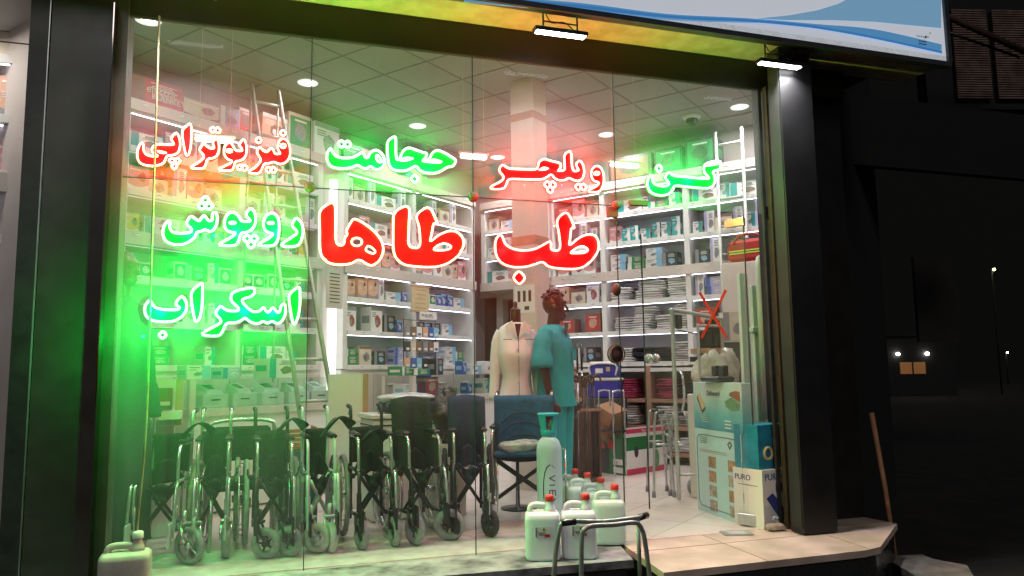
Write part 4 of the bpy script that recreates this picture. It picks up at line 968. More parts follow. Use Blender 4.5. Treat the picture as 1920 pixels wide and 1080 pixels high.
        sheet('backrest', lambda u, v: ((u-.5)*(w+.06), .16-.05*math.sin(v*PI)-.03*math.sin(u*PI*2.5), .52+(hh+.05-.52)*v+.02*math.sin(u*PI)), msf, th=.06)
    if drape:
        m, ox, oz = drape
        sheet('folded_cushion', lambda u, v: (ox-.09+.20*u+.02*math.sin(v*5), -.12-.03*math.sin(u*6)+.10*v, oz+.11*math.sin(u*PI)*(.5+v*.5)-.07*v+.05*u), m, th=.045)
    return c
def fpt(px, py): p = F(px, py, 0); return p
def wc(px, py, *a, **k):
    p = fpt(px, py); label = a[0]; return wheelchair(label, (p.x, p.y+.24, .008), *a[1:], **k)
wc(292, 1062, 'chrome wheelchair folded at far left, big spoked front wheel turned sideways', -.10, w=.25, mct=m_tyre, R=.115, cz=(1.2, .95), mt=m_tyret, cx=(-.06, .06))
wc(392, 1046, 'chrome folded wheelchair second from the left with a black bundle on its arm', .02, w=.19, mt=m_tyret, cz=(.3, .05), drape=(m_fab, -.12, .78))
wc(508, 1046, 'black folded wheelchair third from left with green tinted cushion on it', .06, w=.22, mf=m_black, mt=m_tyre, cz=(1.1, .9), mct=m_tyre, drape=(m_fabgrey, .10, .80), cx=(.02, -.05))
wc(598, 1036, 'pale grey painted folded wheelchair, fourth from the left, white front wheels', .06, w=.18, mf=m_greyp, mt=m_tyret, mct=m_tyrew, cz=(1.0, .15), drape=(m_fabgrey, .12, .80), cx=(.02, -.04))
wc(702, 1026, 'black folded wheelchair in the middle of the row with tall upright back', .04, w=.23, mf=m_black, mt=m_tyre, cz=(.25, .1), drape=(m_fab, .0, .70))
wc(793, 1018, 'black wheelchair with its backrest folded forward, big grey front wheel', .12, w=.23, mf=m_black, mt=m_tyre, cz=(.25, 1.15), back='drop', mct=m_tyre, R=.105, guard=True)
wc(893, 1006, 'dark navy folded wheelchair with black front wheels left of the blue chair', -.18, w=.23, mf=m_black, mt=m_tyreb, mct=m_tyreb, cz=(.1, .5), back='drop', msf=m_fabnavy, guard=True)
p = V(985, 900, 6.0)
oc = wheelchair('open wheelchair with a quilted blue back and seat, behind the oxygen cylinder', (p.x-.0, 6.05, .008), -.38, w=.46, mf=m_chrome, mt=m_tyreb, mct=m_tyre, msf=m_fabblue, back='flat', seat='open', hh=1.00, guard=True, cz=(.2, .3))
# plastic wrap bag lying on the open seat
def lump(name, label, cat, p, r, m, seed, amp=.25, parent=None, rz=0, n=18):
    rnd = random.Random(seed); ph = [rnd.uniform(0, 6) for _ in range(6)]; vs = []; fs = []; M_ = 12
    for i in range(M_+1):
        th_ = PI*i/M_
        for k in range(n):
            a = 2*PI*k/n; s_ = 1+amp*(.5*math.sin(3*a+ph[0]+2*th_)+.35*math.sin(7*a+ph[1])*math.sin(3*th_+ph[2])+.3*math.sin(5*th_+ph[3])+.2*math.sin(11*a+5*th_+ph[4]))
            vs.append((r[0]*s_*math.sin(th_)*math.cos(a), r[1]*s_*math.sin(th_)*math.sin(a), r[2]*(1-s_*math.cos(th_)*.98)))
    for i in range(M_):
        for k in range(n): l = (k+1) % n; fs.append((i*n+k, i*n+l, (i+1)*n+l, (i+1)*n+k))
    o = MB().add(vs, fs, m, True).build(name, parent, p, rz)
    return tag(o, label, cat) if label else o
m_plastic = M('clear_plastic', (.50, .52, .54), .12, noise=.4, nscale=18, bump=1.)
lump('plastic_bag', 'crumpled clear plastic bag of parts lying on the blue wheelchair seat', 'bag', (oc.location.x-.03, oc.location.y-.10, .585), (.20, .13, .05), m_plastic, 3)
# dark backed shower chair behind the third wheelchair
p = V(456, 830, 6.15); p.z = 0
t_ = thing('padded_chair', 'chrome framed chair with dark green padded back behind the folded wheelchairs', 'chair', p, .1)
MB().tube(cr([(-.24, .1, .45), (-.24, .12, .80), (-.18, .13, .89), (.18, .13, .89), (.24, .12, .80), (.24, .1, .45)], 5), .016, m_chrome).build('back_frame', t_)
MB().box((0, .13, .72), (.42, .05, .26), m_fab, bevel=.02).build('backrest', t_); MB().box((0, -.1, .45), (.46, .42, .06), m_fab, bevel=.02).build('seat', t_)
for x in (-.22, .22):
    for y in (-.28, .1): MB().tube([(x, y, .44), (x*1.05, y, .0)], .014, m_chrome).build('leg', t_)

# ================================================================ FURNITURE BEHIND THE CHAIRS
def easel(label, px0, px1, py, Y, z0, z1, wd=.03, side=True, rz=.0):
    a, b_ = V(px0, py, Y), V(px1, py, Y); w = b_.x-a.x
    t_ = thing('display_board', label, 'display board', ((a.x+b_.x)/2, Y, 0), rz)
    MB().box((0, 0, (z0+z1)/2), (w, .03, z1-z0), m_white).build('board_face', t_)
    if side: MB().box((w/2+.025, .03, (z0+z1)/2), (.05, .10, z1-z0), m_wood).build('wood_side', t_)
    MB().box((0, .02, z0/2), (w*.96, .05, z0-.01), m_white).build('board_base', t_)
    return t_
easel('white display board with a wood side panel behind the pale grey wheelchair', 615, 680, 740, 7.25, .80, 1.24)
e_ = easel('white display stand at the left holding a green leaflet box', 277, 330, 740, 6.55, .86, 1.22)
p = V(303, 768, 6.5)
t_ = thing('leaflet_box', 'small green and red leaflet box standing on the left white stand', 'box', (p.x, 6.42, p.z), .05)
MB().box((0, 0, .085), (.17, .07, .17), M('leaflet_green', (.03, .12, .03), .5, noise=.5, nscale=20, dark=(.30, .10, .02)), bevel=.003).build('box_body', t_)
MB().box((0, -.038, .05), (.14, .004, .03), m_white).build('label_strip', t_)
MB().box((0, .03, -.04), (.3, .25, .06), m_white).build('stand_tray', t_)
# white table with a wrapped navy mattress case and carton
p = V(752, 760, 6.75)
t_ = thing('white_table', 'white box table with a thin dark line behind the middle wheelchairs', 'table', (p.x, 6.75, 0), .15)
MB().box((0, 0, .43), (.62, .4, .84), m_white, bevel=.004).build('table_body', t_); MB().box((0, 0, .80), (.63, .41, .012), M('navy_line', (.03, .04, .15), .5)).build('trim_line', t_); MB().box((0, 0, .875), (.66, .44, .04), m_white, bevel=.006).build('table_top', t_)
t_ = thing('wrapped_case', 'navy case wrapped in clear white film lying on the white table', 'case', (p.x+.05, 6.7, .90), .12)
MB().box((0, 0, .05), (.46, .34, .09), m_fabnavy, bevel=.02).build('case_body', t_)
lump('film_wrap', None, None, (0, 0, .07), (.27, .19, .05), M('white_film', (.62, .62, .64), .2, noise=.3, nscale=12, bump=.9), 8, .15, t_)
m_bagd = M('dark_plastic_bag', (.035, .025, .02), .25, noise=.5, nscale=14, bump=1.)
p = V(835, 800, 6.6); lump('rubbish_bag', 'crumpled dark brown plastic bag behind the folded wheelchairs', 'bag', (p.x, 6.65, .62), (.17, .15, .22), m_bagd, 5, .35)
p = V(835, 800, 6.6); t_ = tag(MB().box((0, 0, .31), (.34, .3, .62), m_beam, bevel=.01).build('storage_box', None, (p.x, 6.68, 0)), 'cream box under the crumpled dark plastic bag', 'box')
p = V(555, 800, 6.4); t_ = thing('crate', 'orange slatted wooden crate behind the third wheelchair', 'crate', (p.x, 6.45, 0), .1)
m_or = M('orange_wood', (.55, .16, .04), .5, noise=.25, nscale=8)
MB().box((0, 0, .66), (.3, .25, .02), m_or).build('crate_floor', t_)
for k in range(4): MB().box((0, -.125, .69+.035*k), (.3, .012, .028), m_or).build('slat', t_)
for x in (-.145, .145): MB().box((x, 0, .74), (.012, .25, .16), m_or).build('crate_side', t_)
MB().box((0, 0, .32), (.32, .27, .64), M('navy_carton', (.06, .12, .17), .5, noise=.1), bevel=.004).box((0, -.137, .42), (.2, .003, .012), m_white).build('lower_box', t_)
# devices in and on the counters
m_dev = M('device_white', (.70, .72, .70), .3)
m_scr = M('device_screen', (.03, .05, .05), .15)
def monitor(x, v, z, label, rz=0, w=.2):
    t_ = thing('blood_pressure_monitor', label, 'medical device', W(x, v, z), RL+rz, 'white monitors in the display counters')
    X = Matrix.Translation((0, 0, 0))
    MB().add([(-w/2, -.08, 0), (w/2, -.08, 0), (w/2, .08, 0), (-w/2, .08, 0), (-w*.45, -.07, .035), (w*.45, -.07, .035), (w*.4, .07, .095), (-w*.4, .07, .095)], [(0, 3, 2, 1), (4, 5, 6, 7), (0, 1, 5, 4), (1, 2, 6, 5), (2, 3, 7, 6), (3, 0, 4, 7)], m_dev).build('housing', t_)
    MB().add([(-w*.28, -.045, .0475), (w*.2, -.045, .0475), (w*.2, .045, .086), (-w*.28, .045, .086)], [(0, 1, 2, 3)], m_scr).build('screen', t_)
for i, x in enumerate((4.3, 4.62, 4.95, 5.28, 5.58)):
    cz_ = .95
    o = MB().box((0, 0, .06), (.27, .22, .12), m_white, bevel=.003).box((0, -.112, .07), (.1, .002, .012), m_fabgrey).build('device_carton', None, W(x, 6.38, .947), RL)
    tag(o, 'white device carton inside the left display counter, %s from the left' % ORD[i], 'carton', 'white device cartons')
    monitor(x, 6.38, 1.069, 'white monitor with a dark screen in the left counter, %s from the left' % ORD[i], rl.uniform(-.3, .3))
for i, x in enumerate((7.1, 7.5, 7.9, 8.3, 8.7)):
    k = ['pale', 'dark', 'stackg', 'meter', 'tealbox'][i]
    carton(k, W(x, 6.35, .947), RL, 'inside the right display counter, %s from the left' % ORD[i], i)
# goods on the counter tops
for i, (x, k) in enumerate(((4.15, 'pale'), (4.5, 'glove'), (5.1, 'wide'), (6.98, 'stackg'), (7.26, 'stackg'), (7.62, 'black'), (8.15, 'meter'), (8.42, 'pale'))):
    v = 6.32; carton(k, W(x, v, 1.211), RL+rl.uniform(-.3, .3), 'lying on the counter top, %s item from the left' % ORD[i], i)
lump('white_cloth_pile', 'crumpled pale blue cloth heap on the counter near the room corner', 'cloth', W(8.9, 6.4, 1.21), (.2, .12, .07), m_lin, 13, .3)
t_ = thing('first_aid_box', 'white first aid box with a red cross on the far counter end', 'box', W(8.72, 6.3, 1.211), RL)
MB().box((0, .1, .09), (.18, .16, .18), m_white, bevel=.006).build('box_body', t_); MB().box((0, .0175, .08), (.06, .003, .018), m_red).box((0, .0165, .08), (.018, .003, .06), m_red).build('red_cross', t_)
# wire rack of small goods with header signs
rk = thing('wire_rack', 'black wire rack hung with small packets and lettered header signs', 'display rack', W(7.38, 6.45, 1.215), RL-.1)
mb = MB()
for x in (-.28, 0, .28): mb.tube([(x, 0, 0), (x, 0, .72)], .006, m_black, 6)
for z in (.1, .3, .5, .7): mb.tube([(-.3, 0, z), (.3, 0, z)], .004, m_black, 5)
mb.build('rack_frame', rk); i = 0
for z in (.52, .33, .12):
    for x in (-.24, -.14, -.04, .07, .17, .26):
        i += 1; k = ['brown', 'brown', 'peach', 'sky', 'cream', 'grey', 'white', 'blue', 'black'][(i*5) % 9]
        mb = MB(); mb.box((0, -.02, .06), (.085, .03, .13), pm(k)); mb.box((0, -.036, .03), (.05, .003, .03), pm('white' if k != 'white' else 'blue')); mb.tube([(0, 0, .14), (0, -.03, .14)], .003, m_black, 4)
        mb.build('hanging_packet', rk, (x, 0, z-.03))
for (x, z, m, tm) in ((.10, .76, m_white, 'd'), (.0, .02, pm('blue'), 'w')):
    s_ = MB().box((0, 0, 0), (.30, .012, .10), m, bevel=.004).build('header_sign', rk, (x, -.05, z))
    text('PHILIPS', .062, m_print if tm == 'd' else m_white, s_, (-.125, -.008, -.02))
# framed parchment scroll and the calendar
def hang(px0, px1, py0, py1, mat, name, label, cat, vplane=6.60, plane='v', lines=5, lm=None):
    g = lambda px, py: (lambda d: CAM+d*((vplane-CAM.dot(N1))/d.dot(N1)))(ray(px, py))
    a, b_ = g(px0, py1), g(px1, py1); w = (b_-a).length; h = g(px0, py0).z-a.z
    t_ = thing(name, label, cat, ((a.x+b_.x)/2, (a.y+b_.y)/2, a.z), RL)
    MB().box((0, 0, h/2), (w, .008, h), mat).build('sheet', t_)
    mb = MB()
    for i in range(lines): mb.box((0, -.006, h*(.85-.7*i/max(1, lines-1))), (w*.6, .003, h*.025), lm or m_wood)
    mb.build('writing', t_); return t_, w, h
t_, w_, h_ = hang(772, 804, 535, 583, M('parchment', (.62, .50, .30), .7, noise=.15, nscale=8), 'wall_scroll', 'gold framed parchment scroll hanging before the middle shelves', 'picture', 6.6)
MB().box((0, -.004, 0), (w_*1.15, .016, .02), m_wood).build('scroll_rod', t_); MB().box((0, -.004, h_), (w_*1.15, .016, .02), m_wood).build('scroll_rod', t_)
hang(611, 642, 500, 577, m_beam, 'wall_calendar', 'yellowed wall calendar hanging on the pillar right of the ladder', 'calendar', 6.85, lines=9, lm=m_dwood)
# ================================================================ MANNEQUINS
m_man = M('mannequin_brown', (.075, .022, .018), .3, noise=.1, nscale=6)
m_teal = M('teal_scrub', (.02, .34, .38), .8, noise=.12, nscale=12, bump=.25)
m_coat = M('white_coat', (.82, .82, .83), .85, noise=.06, nscale=9, bump=.2)
m_robe = M('dark_green_robe', (.008, .022, .018), .8, noise=.4, nscale=9, bump=.3)
def organic(name, parts, m, parent, vox=.011, sm=4):
    mb = MB()
    for p in parts:
        if p[0] == 'e': mb.ell(p[1], p[2], m)
        else:
            pts = cr(p[1], 4); n = len(pts); R = p[2]
            rr = [R[0]+(R[-1]-R[0])*i/(n-1) if len(R) == 2 else R[min(len(R)-1, int(i/(n-1)*(len(R)-1)))]*(1-((i/(n-1)*(len(R)-1)) % 1))+R[min(len(R)-1, int(i/(n-1)*(len(R)-1))+1)]*((i/(n-1)*(len(R)-1)) % 1) for i in range(n)]
            mb.tube(pts, rr, m, 10); mb.ell(pts[0], (rr[0],)*3, m); mb.ell(pts[-1], (rr[-1],)*3, m)
    o = mb.build(name, parent)
    r = o.modifiers.new('remesh', 'REMESH'); r.mode = 'VOXEL'; r.voxel_size = vox; r.use_smooth_shade = True
    s_ = o.modifiers.new('smooth', 'SMOOTH'); s_.iterations = sm; s_.factor = .5
    return o
def hand(o, d, s):   # palm centre o, pointing down, s = thumb side (+1/-1 along y)
    P = [('e', (o[0], o[1], o[2]), (.018, .040, .048))]
    for k in range(4):
        y = o[1]-.030+.020*k; L = (.070, .085, .080, .062)[k]
        P.append(('t', [(o[0], y, o[2]-.03), (o[0]+.006, y, o[2]-.03-L*.6), (o[0]+.02, y, o[2]-.03-L)], (.0105, .0085)))
    P.append(('t', [(o[0], o[1]-s*.03, o[2]+.02), (o[0]+.012, o[1]-s*.058, o[2]-.02), (o[0]+.02, o[1]-s*.060, o[2]-.055)], (.012, .0095)))
    return P
def loft(rings, m, n=28, wob=.006, seed=1):
    """rings: (z, rx, ry, cx, cy)"""
    rnd = random.Random(seed); mb = MB(); vs = []; fs = []; ph = [rnd.uniform(0, 6) for _ in range(5)]
    R2 = []
    for i in range(len(rings)-1):
        for k in range(3): t = k/3; R2.append([a+(b_-a)*(t*t*(3-2*t)) for a, b_ in zip(rings[i], rings[i+1])])
    R2.append(list(rings[-1]))
    zt, zb = R2[0][0], R2[-1][0]
    for (z, rx, ry, cx, cy) in R2:
        f = (zt-z)/(zt-zb+1e-9)
        for k in range(n):
            a = 2*PI*k/n; w_ = 1+wob/.15*(f*1.2*math.sin(6*a+ph[0])+.6*math.sin(11*a+ph[1]+z*6)+.5*math.sin(3*a+z*17+ph[2]))
            vs.append((cx+rx*math.copysign(abs(math.cos(a))**.8, math.cos(a))*w_, cy+ry*math.copysign(abs(math.sin(a))**.8, math.sin(a))*w_, z))
    for i in range(len(R2)-1):
        for k in range(n): l = (k+1) % n; fs.append((i*n+k, (i+1)*n+k, (i+1)*n+l, i*n+l))
    return mb.add(vs, fs, m, True)
def head_parts(z, fy=-1):
    # z = chin height; face to -y
    return [('e', (0, .01, z+.155), (.076, .095, .105)), ('e', (0, -.02, z+.075), (.058, .072, .078)), ('e', (0, -.055, z+.028), (.03, .03, .026)),
            ('t', [(0, -.094, z+.135), (0, -.110, z+.105), (0, -.113, z+.088)], (.009, .015)), ('e', (0, -.085, z+.052), (.026, .014, .010)), ('e', (0, -.083, z+.038), (.022, .014, .009)),
            ('e', (-.032, -.080, z+.135), (.022, .012, .009)), ('e', (.032, -.080, z+.135), (.022, .012, .009)), ('e', (0, -.082, z+.165), (.05, .02, .02)),
            ('e', (-.078, .012, z+.105), (.010, .02, .032)), ('e', (.078, .012, z+.105), (.010, .02, .032))]
p = V(1041, 640, 6.62)
mt_ = thing('mannequin', 'brown male mannequin in a teal scrub suit, face turned to the right', 'mannequin', (p.x, 6.62, 0), math.radians(48))
parts = [('t', [(0, .02, 1.50), (0, .015, 1.66), (0, -.005, 1.80)], (.085, .066, .062)), ('e', (0, .02, 1.50), (.19, .11, .13)), ('e', (0, .01, 1.25), (.16, .10, .24)), ('e', (0, 0, 1.02), (.165, .11, .12))]
for s_ in (-1, 1):
    parts += [('t', [(s_*.19, .02, 1.56), (s_*.245, .03, 1.34), (s_*.26, .0, 1.24)], (.062, .047)), ('t', [(s_*.26, .0, 1.24), (s_*.27, -.03, 1.08), (s_*.265, -.06, .98)], (.045, .028))]
    parts += hand((s_*.262, -.075, .925), 0, 1)
    parts += [('t', [(s_*.09, 0, .98), (s_*.10, -.01, .55)], (.085, .055)), ('t', [(s_*.10, -.01, .55), (s_*.10, .02, .14)], (.055, .035)), ('t', [(s_*.10, .02, .1), (s_*.10, -.12, .07)], (.035, .03))]
body = organic('mannequin_body', parts, m_man, mt_, .012)
hd = organic('mannequin_head', head_parts(0), m_man, mt_, .007, 3); hd.rotation_euler = (0, 0, math.radians(30)); hd.location = (0, 0, 1.705); hd.scale = (1.13,)*3
mb = MB(); rh = random.Random(2)
for k in range(70):
    a, f = rh.uniform(0, 2*PI), rh.uniform(0, 1.25); x, y, z = .080*math.sin(f)*math.cos(a), .012+.097*math.sin(f)*math.sin(a), .160+.108*math.cos(f)
    if y < -.055 and z < .21: continue
    mb.ell((x, y, z), (.019, .019, .012), m_man, 7)
h_ = mb.build('moulded_curls', mt_); h_.rotation_euler = (0, 0, math.radians(30)); h_.location = (0, 0, 1.705); h_.scale = (1.13,)*3
loft([(1.675, .085, .075, 0, .02), (1.64, .15, .105, 0, .02), (1.585, .215, .125, 0, .02), (1.50, .225, .145, 0, .01), (1.36, .205, .15, 0, 0), (1.18, .20, .145, 0, 0), (1.00, .215, .155, 0, 0), (.92, .225, .165, 0, 0)], m_teal, seed=3).build('scrub_top', mt_)
for s_ in (-1, 1):
    MB().tube(cr([(s_*.17, .02, 1.60), (s_*.225, .03, 1.52), (s_*.262, .03, 1.40), (s_*.285, .02, 1.27)], 4), [.075]*4+[.085]*5+[.10]*4, m_teal, 14).build('sleeve', mt_)
    loft([(.97, .105, .13, s_*.10, 0), (.55, .10, .11, s_*.10, 0), (.14, .095, .105, s_*.10, .01)], m_teal, 20, seed=5+s_).build('trouser_leg', mt_)
MB().poly([(-.055, 1.69), (0, 1.53), (.055, 1.69)], .006, m_man).build('neckline', mt_, (0, -.118, 0)).rotation_euler = (math.radians(0), 0, 0)
MB().box((.08, -.158, 1.40), (.11, .006, .12), m_teal).box((.08, -.163, 1.462), (.11, .004, .006), m_print).build('chest_pocket', mt_)
MB().lathe([(.17, 0), (.17, .012), (.02, .02)], m_alu, 24).build('base_plate', mt_)
p = V(967, 640, 6.68)
wm_ = thing('dress_form', 'headless brown dress form wearing a white button-front lab coat', 'mannequin', (p.x, 6.68, 0), math.radians(-8))
organic('form_body', [('t', [(0, .02, 1.50), (0, .01, 1.66), (0, 0, 1.80)], (.09, .055, .05)), ('e', (0, .02, 1.5), (.16, .1, .14)), ('e', (0, 0, 1.2), (.13, .09, .25))], m_man, wm_, .012)
MB().lathe([(.052, 0), (.052, .012), (.012, .02), (.02, .05), (.022, .075), (.004, .09)], m_dwood, 16).build('neck_finial', wm_, (0, 0, 1.81))
loft([(1.70, .07, .07, 0, .02), (1.655, .14, .09, 0, .02), (1.60, .165, .10, 0, .02), (1.50, .17, .12, 0, .0), (1.40, .17, .145, 0, -.01), (1.20, .128, .11, 0, 0), (1.10, .14, .115, 0, 0), (.92, .19, .145, 0, 0), (.62, .22, .17, 0, 0)], m_coat, seed=9).build('lab_coat', wm_)
for s_ in (-1, 1):
    MB().tube(cr([(s_*.130, .02, 1.615), (s_*.175, .03, 1.50), (s_*.195, .03, 1.25), (s_*.215, .0, .98)], 5), [.052]*6+[.05]*5+[.045]*5, m_coat, 14).build('sleeve', wm_)
    MB().poly([(s_*.004, 1.56), (s_*.055, 1.73), (s_*.12, 1.68), (s_*.11, 1.60), (s_*.06, 1.62)], .012, m_coat).build('collar', wm_, (0, -.135, -.02))
    MB().box((s_*.10, -.150, 1.535), (.085, .006, .006), m_print).build('pocket_slit', wm_)
    MB().poly([(-.03, 1.66), (0, 1.50), (.03, 1.66)], .004, m_man).build('neckline', wm_, (0, -.128, .02)) if s_ > 0 else None
mb = MB(); mb.box((0, -.150, 1.18), (.004, .006, .7), m_fabgrey)
for k in range(7): mb.lathe([(.008, -.002), (.008, .002)], m_white, 8, Matrix.Translation((-.012, -.155, 1.44-.1*k)) @ Matrix.Rotation(PI/2, 4, 'X'))
mb.build('button_placket', wm_)
MB().lathe([(.16, 0), (.16, .012), (.02, .02), (.012, .7)], m_black, 24).build('base_plate', wm_)
p = V(232, 690, 5.72)
rm = thing('robed_mannequin', 'dark mannequin in a long dark green robe at the left end of window', 'mannequin', (p.x-.02, 5.72, 0), math.radians(60))
organic('mannequin_body', [('t', [(0, .02, 1.60), (0, .01, 1.78), (0, 0, 1.88)], (.08, .05, .05)), ('e', (0, .02, 1.6), (.17, .11, .14))]+head_parts(1.86), m_man, rm, .01)
loft([(1.80, .07, .07, 0, .02), (1.74, .15, .10, 0, .02), (1.66, .20, .12, 0, .02), (1.45, .21, .14, 0, 0), (1.2, .185, .13, 0, 0), (.95, .22, .15, 0, 0), (.6, .24, .17, 0, 0), (.15, .25, .18, 0, 0)], m_robe, seed=4).build('robe', rm)
for s_ in (-1, 1): MB().tube(cr([(s_*.17, .02, 1.68), (s_*.235, .02, 1.45), (s_*.25, 0, 1.2), (s_*.255, -.03, .95)], 5), [.07]*6+[.075]*5+[.09]*5, m_robe, 14).build('sleeve', rm)

# ================================================================ CYLINDER AND JERRYCANS
m_o2 = M('pale_blue_paint', (.62, .78, .88), .3, noise=.06, nscale=5)
m_cyan = M('cyan_guard', (.01, .42, .55), .35, noise=.1)
p = F(1030, 975, 0); p = V(1030, 880, 5.50)
oy = thing('oxygen_cylinder', 'pale blue oxygen cylinder with cyan valve guard and dark lettering, inside the glass', 'gas cylinder', (p.x, 5.50, .008), math.radians(-14))
MB().lathe([(.085, 0), (.095, .01), (.097, .04), (.097, .62), (.093, .66), (.080, .70), (.056, .73), (.045, .74), (.045, .76)], m_o2, 32).build('cylinder_body', oy)
gd = MB()
gd.lathe([(.058, .745), (.062, .76), (.064, .785), (.060, .79)], m_cyan, 24)
gd.lathe([(.083, .895), (.083, .915), (.070, .915), (.070, .895)], m_cyan, 24)
for a in range(4):
    an = PI/4+a*PI/2; ca, sa = math.cos(an), math.sin(an); tx, ty = -sa, ca
    gd.add([(ca*.060+tx*s*.022, sa*.060+ty*s*.022, .782) for s in (-1, 1)]+[(ca*.078+tx*s*.030, sa*.078+ty*s*.030, .90) for s in (1, -1)]+[(ca*.050+tx*s*.022, sa*.050+ty*s*.022, .782) for s in (-1, 1)]+[(ca*.070+tx*s*.030, sa*.070+ty*s*.030, .90) for s in (1, -1)],
           [(0, 1, 2, 3), (7, 6, 5, 4), (1, 5, 6, 2), (0, 3, 7, 4)], m_cyan)
gd.build('valve_guard', oy)
MB().lathe([(.022, .755), (.022, .80), (.014, .81), (.014, .85), (.026, .855), (.026, .885), (.01, .89)], M('brass', (.35, .22, .08), .3, .9), 14).tube([(0, -.005, .83), (0, -.05, .83)], .01, m_chrome).build('valve', oy)
def wrap(pts, w, R=.0985):
    mb = MB(); vs = []; fs = []
    for i, (s_, z) in enumerate(pts):
        a, b_ = pts[max(0, i-1)], pts[min(len(pts)-1, i+1)]; t = (b_[0]-a[0], b_[1]-a[1]); L = math.hypot(*t) or 1; nx, nz = -t[1]/L*w/2, t[0]/L*w/2
        for sg in (-1, 1):
            q = s_+sg*nx; an = -PI/2+q/R; vs.append((R*math.cos(an), R*math.sin(an), z+sg*nz))
    for i in range(len(pts)-1): fs.append((2*i, 2*i+1, 2*i+3, 2*i+2))
    return mb.add(vs, fs, m_print)
lt_ = bpy.data.objects
arcp = [(-.012-.045*math.sin(t_*PI/12), .515-.155*(1-math.cos(t_*PI/12))) for t_ in range(0, 8)]
wrap([(-.005, .535), (-.03, .515), (-.048, .47), (-.058, .41), (-.06, .35), (-.058, .28)], .009).build('emblem_arc', oy)
wrap([(.005, .532), (.03, .51)], .004).build('emblem_tick', oy)
for pts in ([(-.012, .435), (.034, .455)], [(-.012, .435), (.034, .412)], [(-.012, .385), (.034, .385)], [(-.012, .345), (.034, .345)], [(-.012, .345), (-.012, .305)], [(.011, .345), (.011, .310)], [(.034, .345), (.034, .305)], [(-.012, .265), (.034, .285)], [(.034, .285), (-.012, .24)]):
    k = 6; q = [(pts[0][0]+(pts[1][0]-pts[0][0])*i/k, pts[0][1]+(pts[1][1]-pts[0][1])*i/k) for i in range(k+1)]
    wrap(q, .0075).build('letter_stroke', oy)
MB().box((.025, -.105, .03), (.05, .006, .05), m_white).build('label', oy)

m_can = M('milky_plastic', (.84, .86, .92), .35, noise=.06, nscale=5)
m_can2 = M('greenish_plastic', (.60, .72, .70), .3, noise=.06, nscale=5)
m_cap = M('red_cap', (.65, .03, .02), .4)
m_pap = M('label_paper', (.70, .66, .63), .5)
def jerrycan(label, loc, rz, m, w=.235, d=.19, h=.36, capm=None, lab=True, dirty=False):
    j = thing('jerrycan', label, 'jerrycan', loc, rz, 'plastic jerrycans by the window')
    mb = MB(); n = 28; rings = []
    def rr(z, ww, dd, e=.35):
        return [(math.copysign(abs(math.cos(2*PI*k/n))**e, math.cos(2*PI*k/n))*ww/2, math.copysign(abs(math.sin(2*PI*k/n))**e, math.sin(2*PI*k/n))*dd/2, z) for k in range(n)]
    pr = [(0, w*.90, d*.88), (.008, w*.98, d*.97), (.025, w, d), (h*.4, w*.992, d*.99), (h*.72, w, d), (h*.80, w*.97, d*.96), (h*.84, w*.86, d*.84), (h*.855, w*.6, d*.6)]
    vs = [q for z, a, b_ in pr for q in rr(z, a, b_)]; fs = [tuple(range(n-1, -1, -1)), tuple((len(pr)-1)*n+k for k in range(n))]
    for i in range(len(pr)-1):
        for k in range(n): l = (k+1) % n; fs.append((i*n+k, i*n+l, (i+1)*n+l, (i+1)*n+k))
    mb.add(vs, fs, m, True).build('can_body', j)
    MB().lathe([(.040, 0), (.036, .03), (.024, .055), (.024, .075)], m, 20).build('neck', j, (w*.22, 0, h*.83))
    MB().lathe([(.029, 0), (.030, .004), (.029, .032), (.024, .038)], capm or m_cap, 20).build('cap', j, (w*.22, 0, h*.83+.075))
    MB().tube(cr([(-w*.36, 0, h*.82), (-w*.33, 0, h*.93), (-w*.20, 0, h*.97), (-.0, 0, h*.965), (w*.10, 0, h*.94), (w*.16, 0, h*.86)], 5), .017, m, 10, r2=.02).build('handle', j)
    if lab:
        L = MB().box((0, -d/2-.001, h*.52), (.10, .003, .07), m_pap).build('label', j)
        MB().box((.026, -d/2-.004, h*.52-.022), (.035, .002, .018), m_red).build('red_mark', L)
        MB().lathe([(.008, -.001), (.008, .001)], m_fabgrey, 10, Matrix.Translation((.005, -d/2-.004, h*.52+.018)) @ Matrix.Rotation(PI/2, 4, 'X')).build('round_emblem', L)
        mb = MB()
        for k in range(3): mb.box((0-.012, -d/2-.004, h*.52-.002-.008*k), (.05-.01*k, .002, .002), m_print)
        mb.build('print_lines', L); MB().box((-.047, -d/2-.004, h*.52), (.006, .002, .06), m_print).build('side_print', L)
    return j
p = F(1018, 1047, 0); jerrycan('white jerrycan with red cap on the ledge outside, left one of the pair', (p.x, p.y, .002), math.radians(-17), m_can)
p = F(1086, 1044, 0); jerrycan('white jerrycan with red cap on the ledge outside, right one behind the walker frame', (p.x, p.y, .002), math.radians(-17), m_can)
for i, (px, py, lb) in enumerate(((1078, 882, 'farthest of the four greenish jerrycans in a line inside the glass'), (1101, 889, 'second farthest greenish jerrycan in the line inside the glass'), (1126, 898, 'third greenish jerrycan in the line inside the glass, second nearest'), (1152, 911, 'nearest greenish red-capped jerrycan inside the glass by the doorway'))):
    p = F(px, py, .405); jerrycan(lb, (p.x-.055, p.y+.0, .008), math.radians(-17), m_can2, lab=False)
p = V(236, 1050, 4.93); jerrycan('dirty pinkish jerrycan at far left of the ledge under the hose', (p.x, 4.92, .002), .05, M('dirty_plastic', (.50, .42, .40), .5, noise=.25, nscale=8), w=.27, d=.2, h=.29, capm=m_white, lab=False)
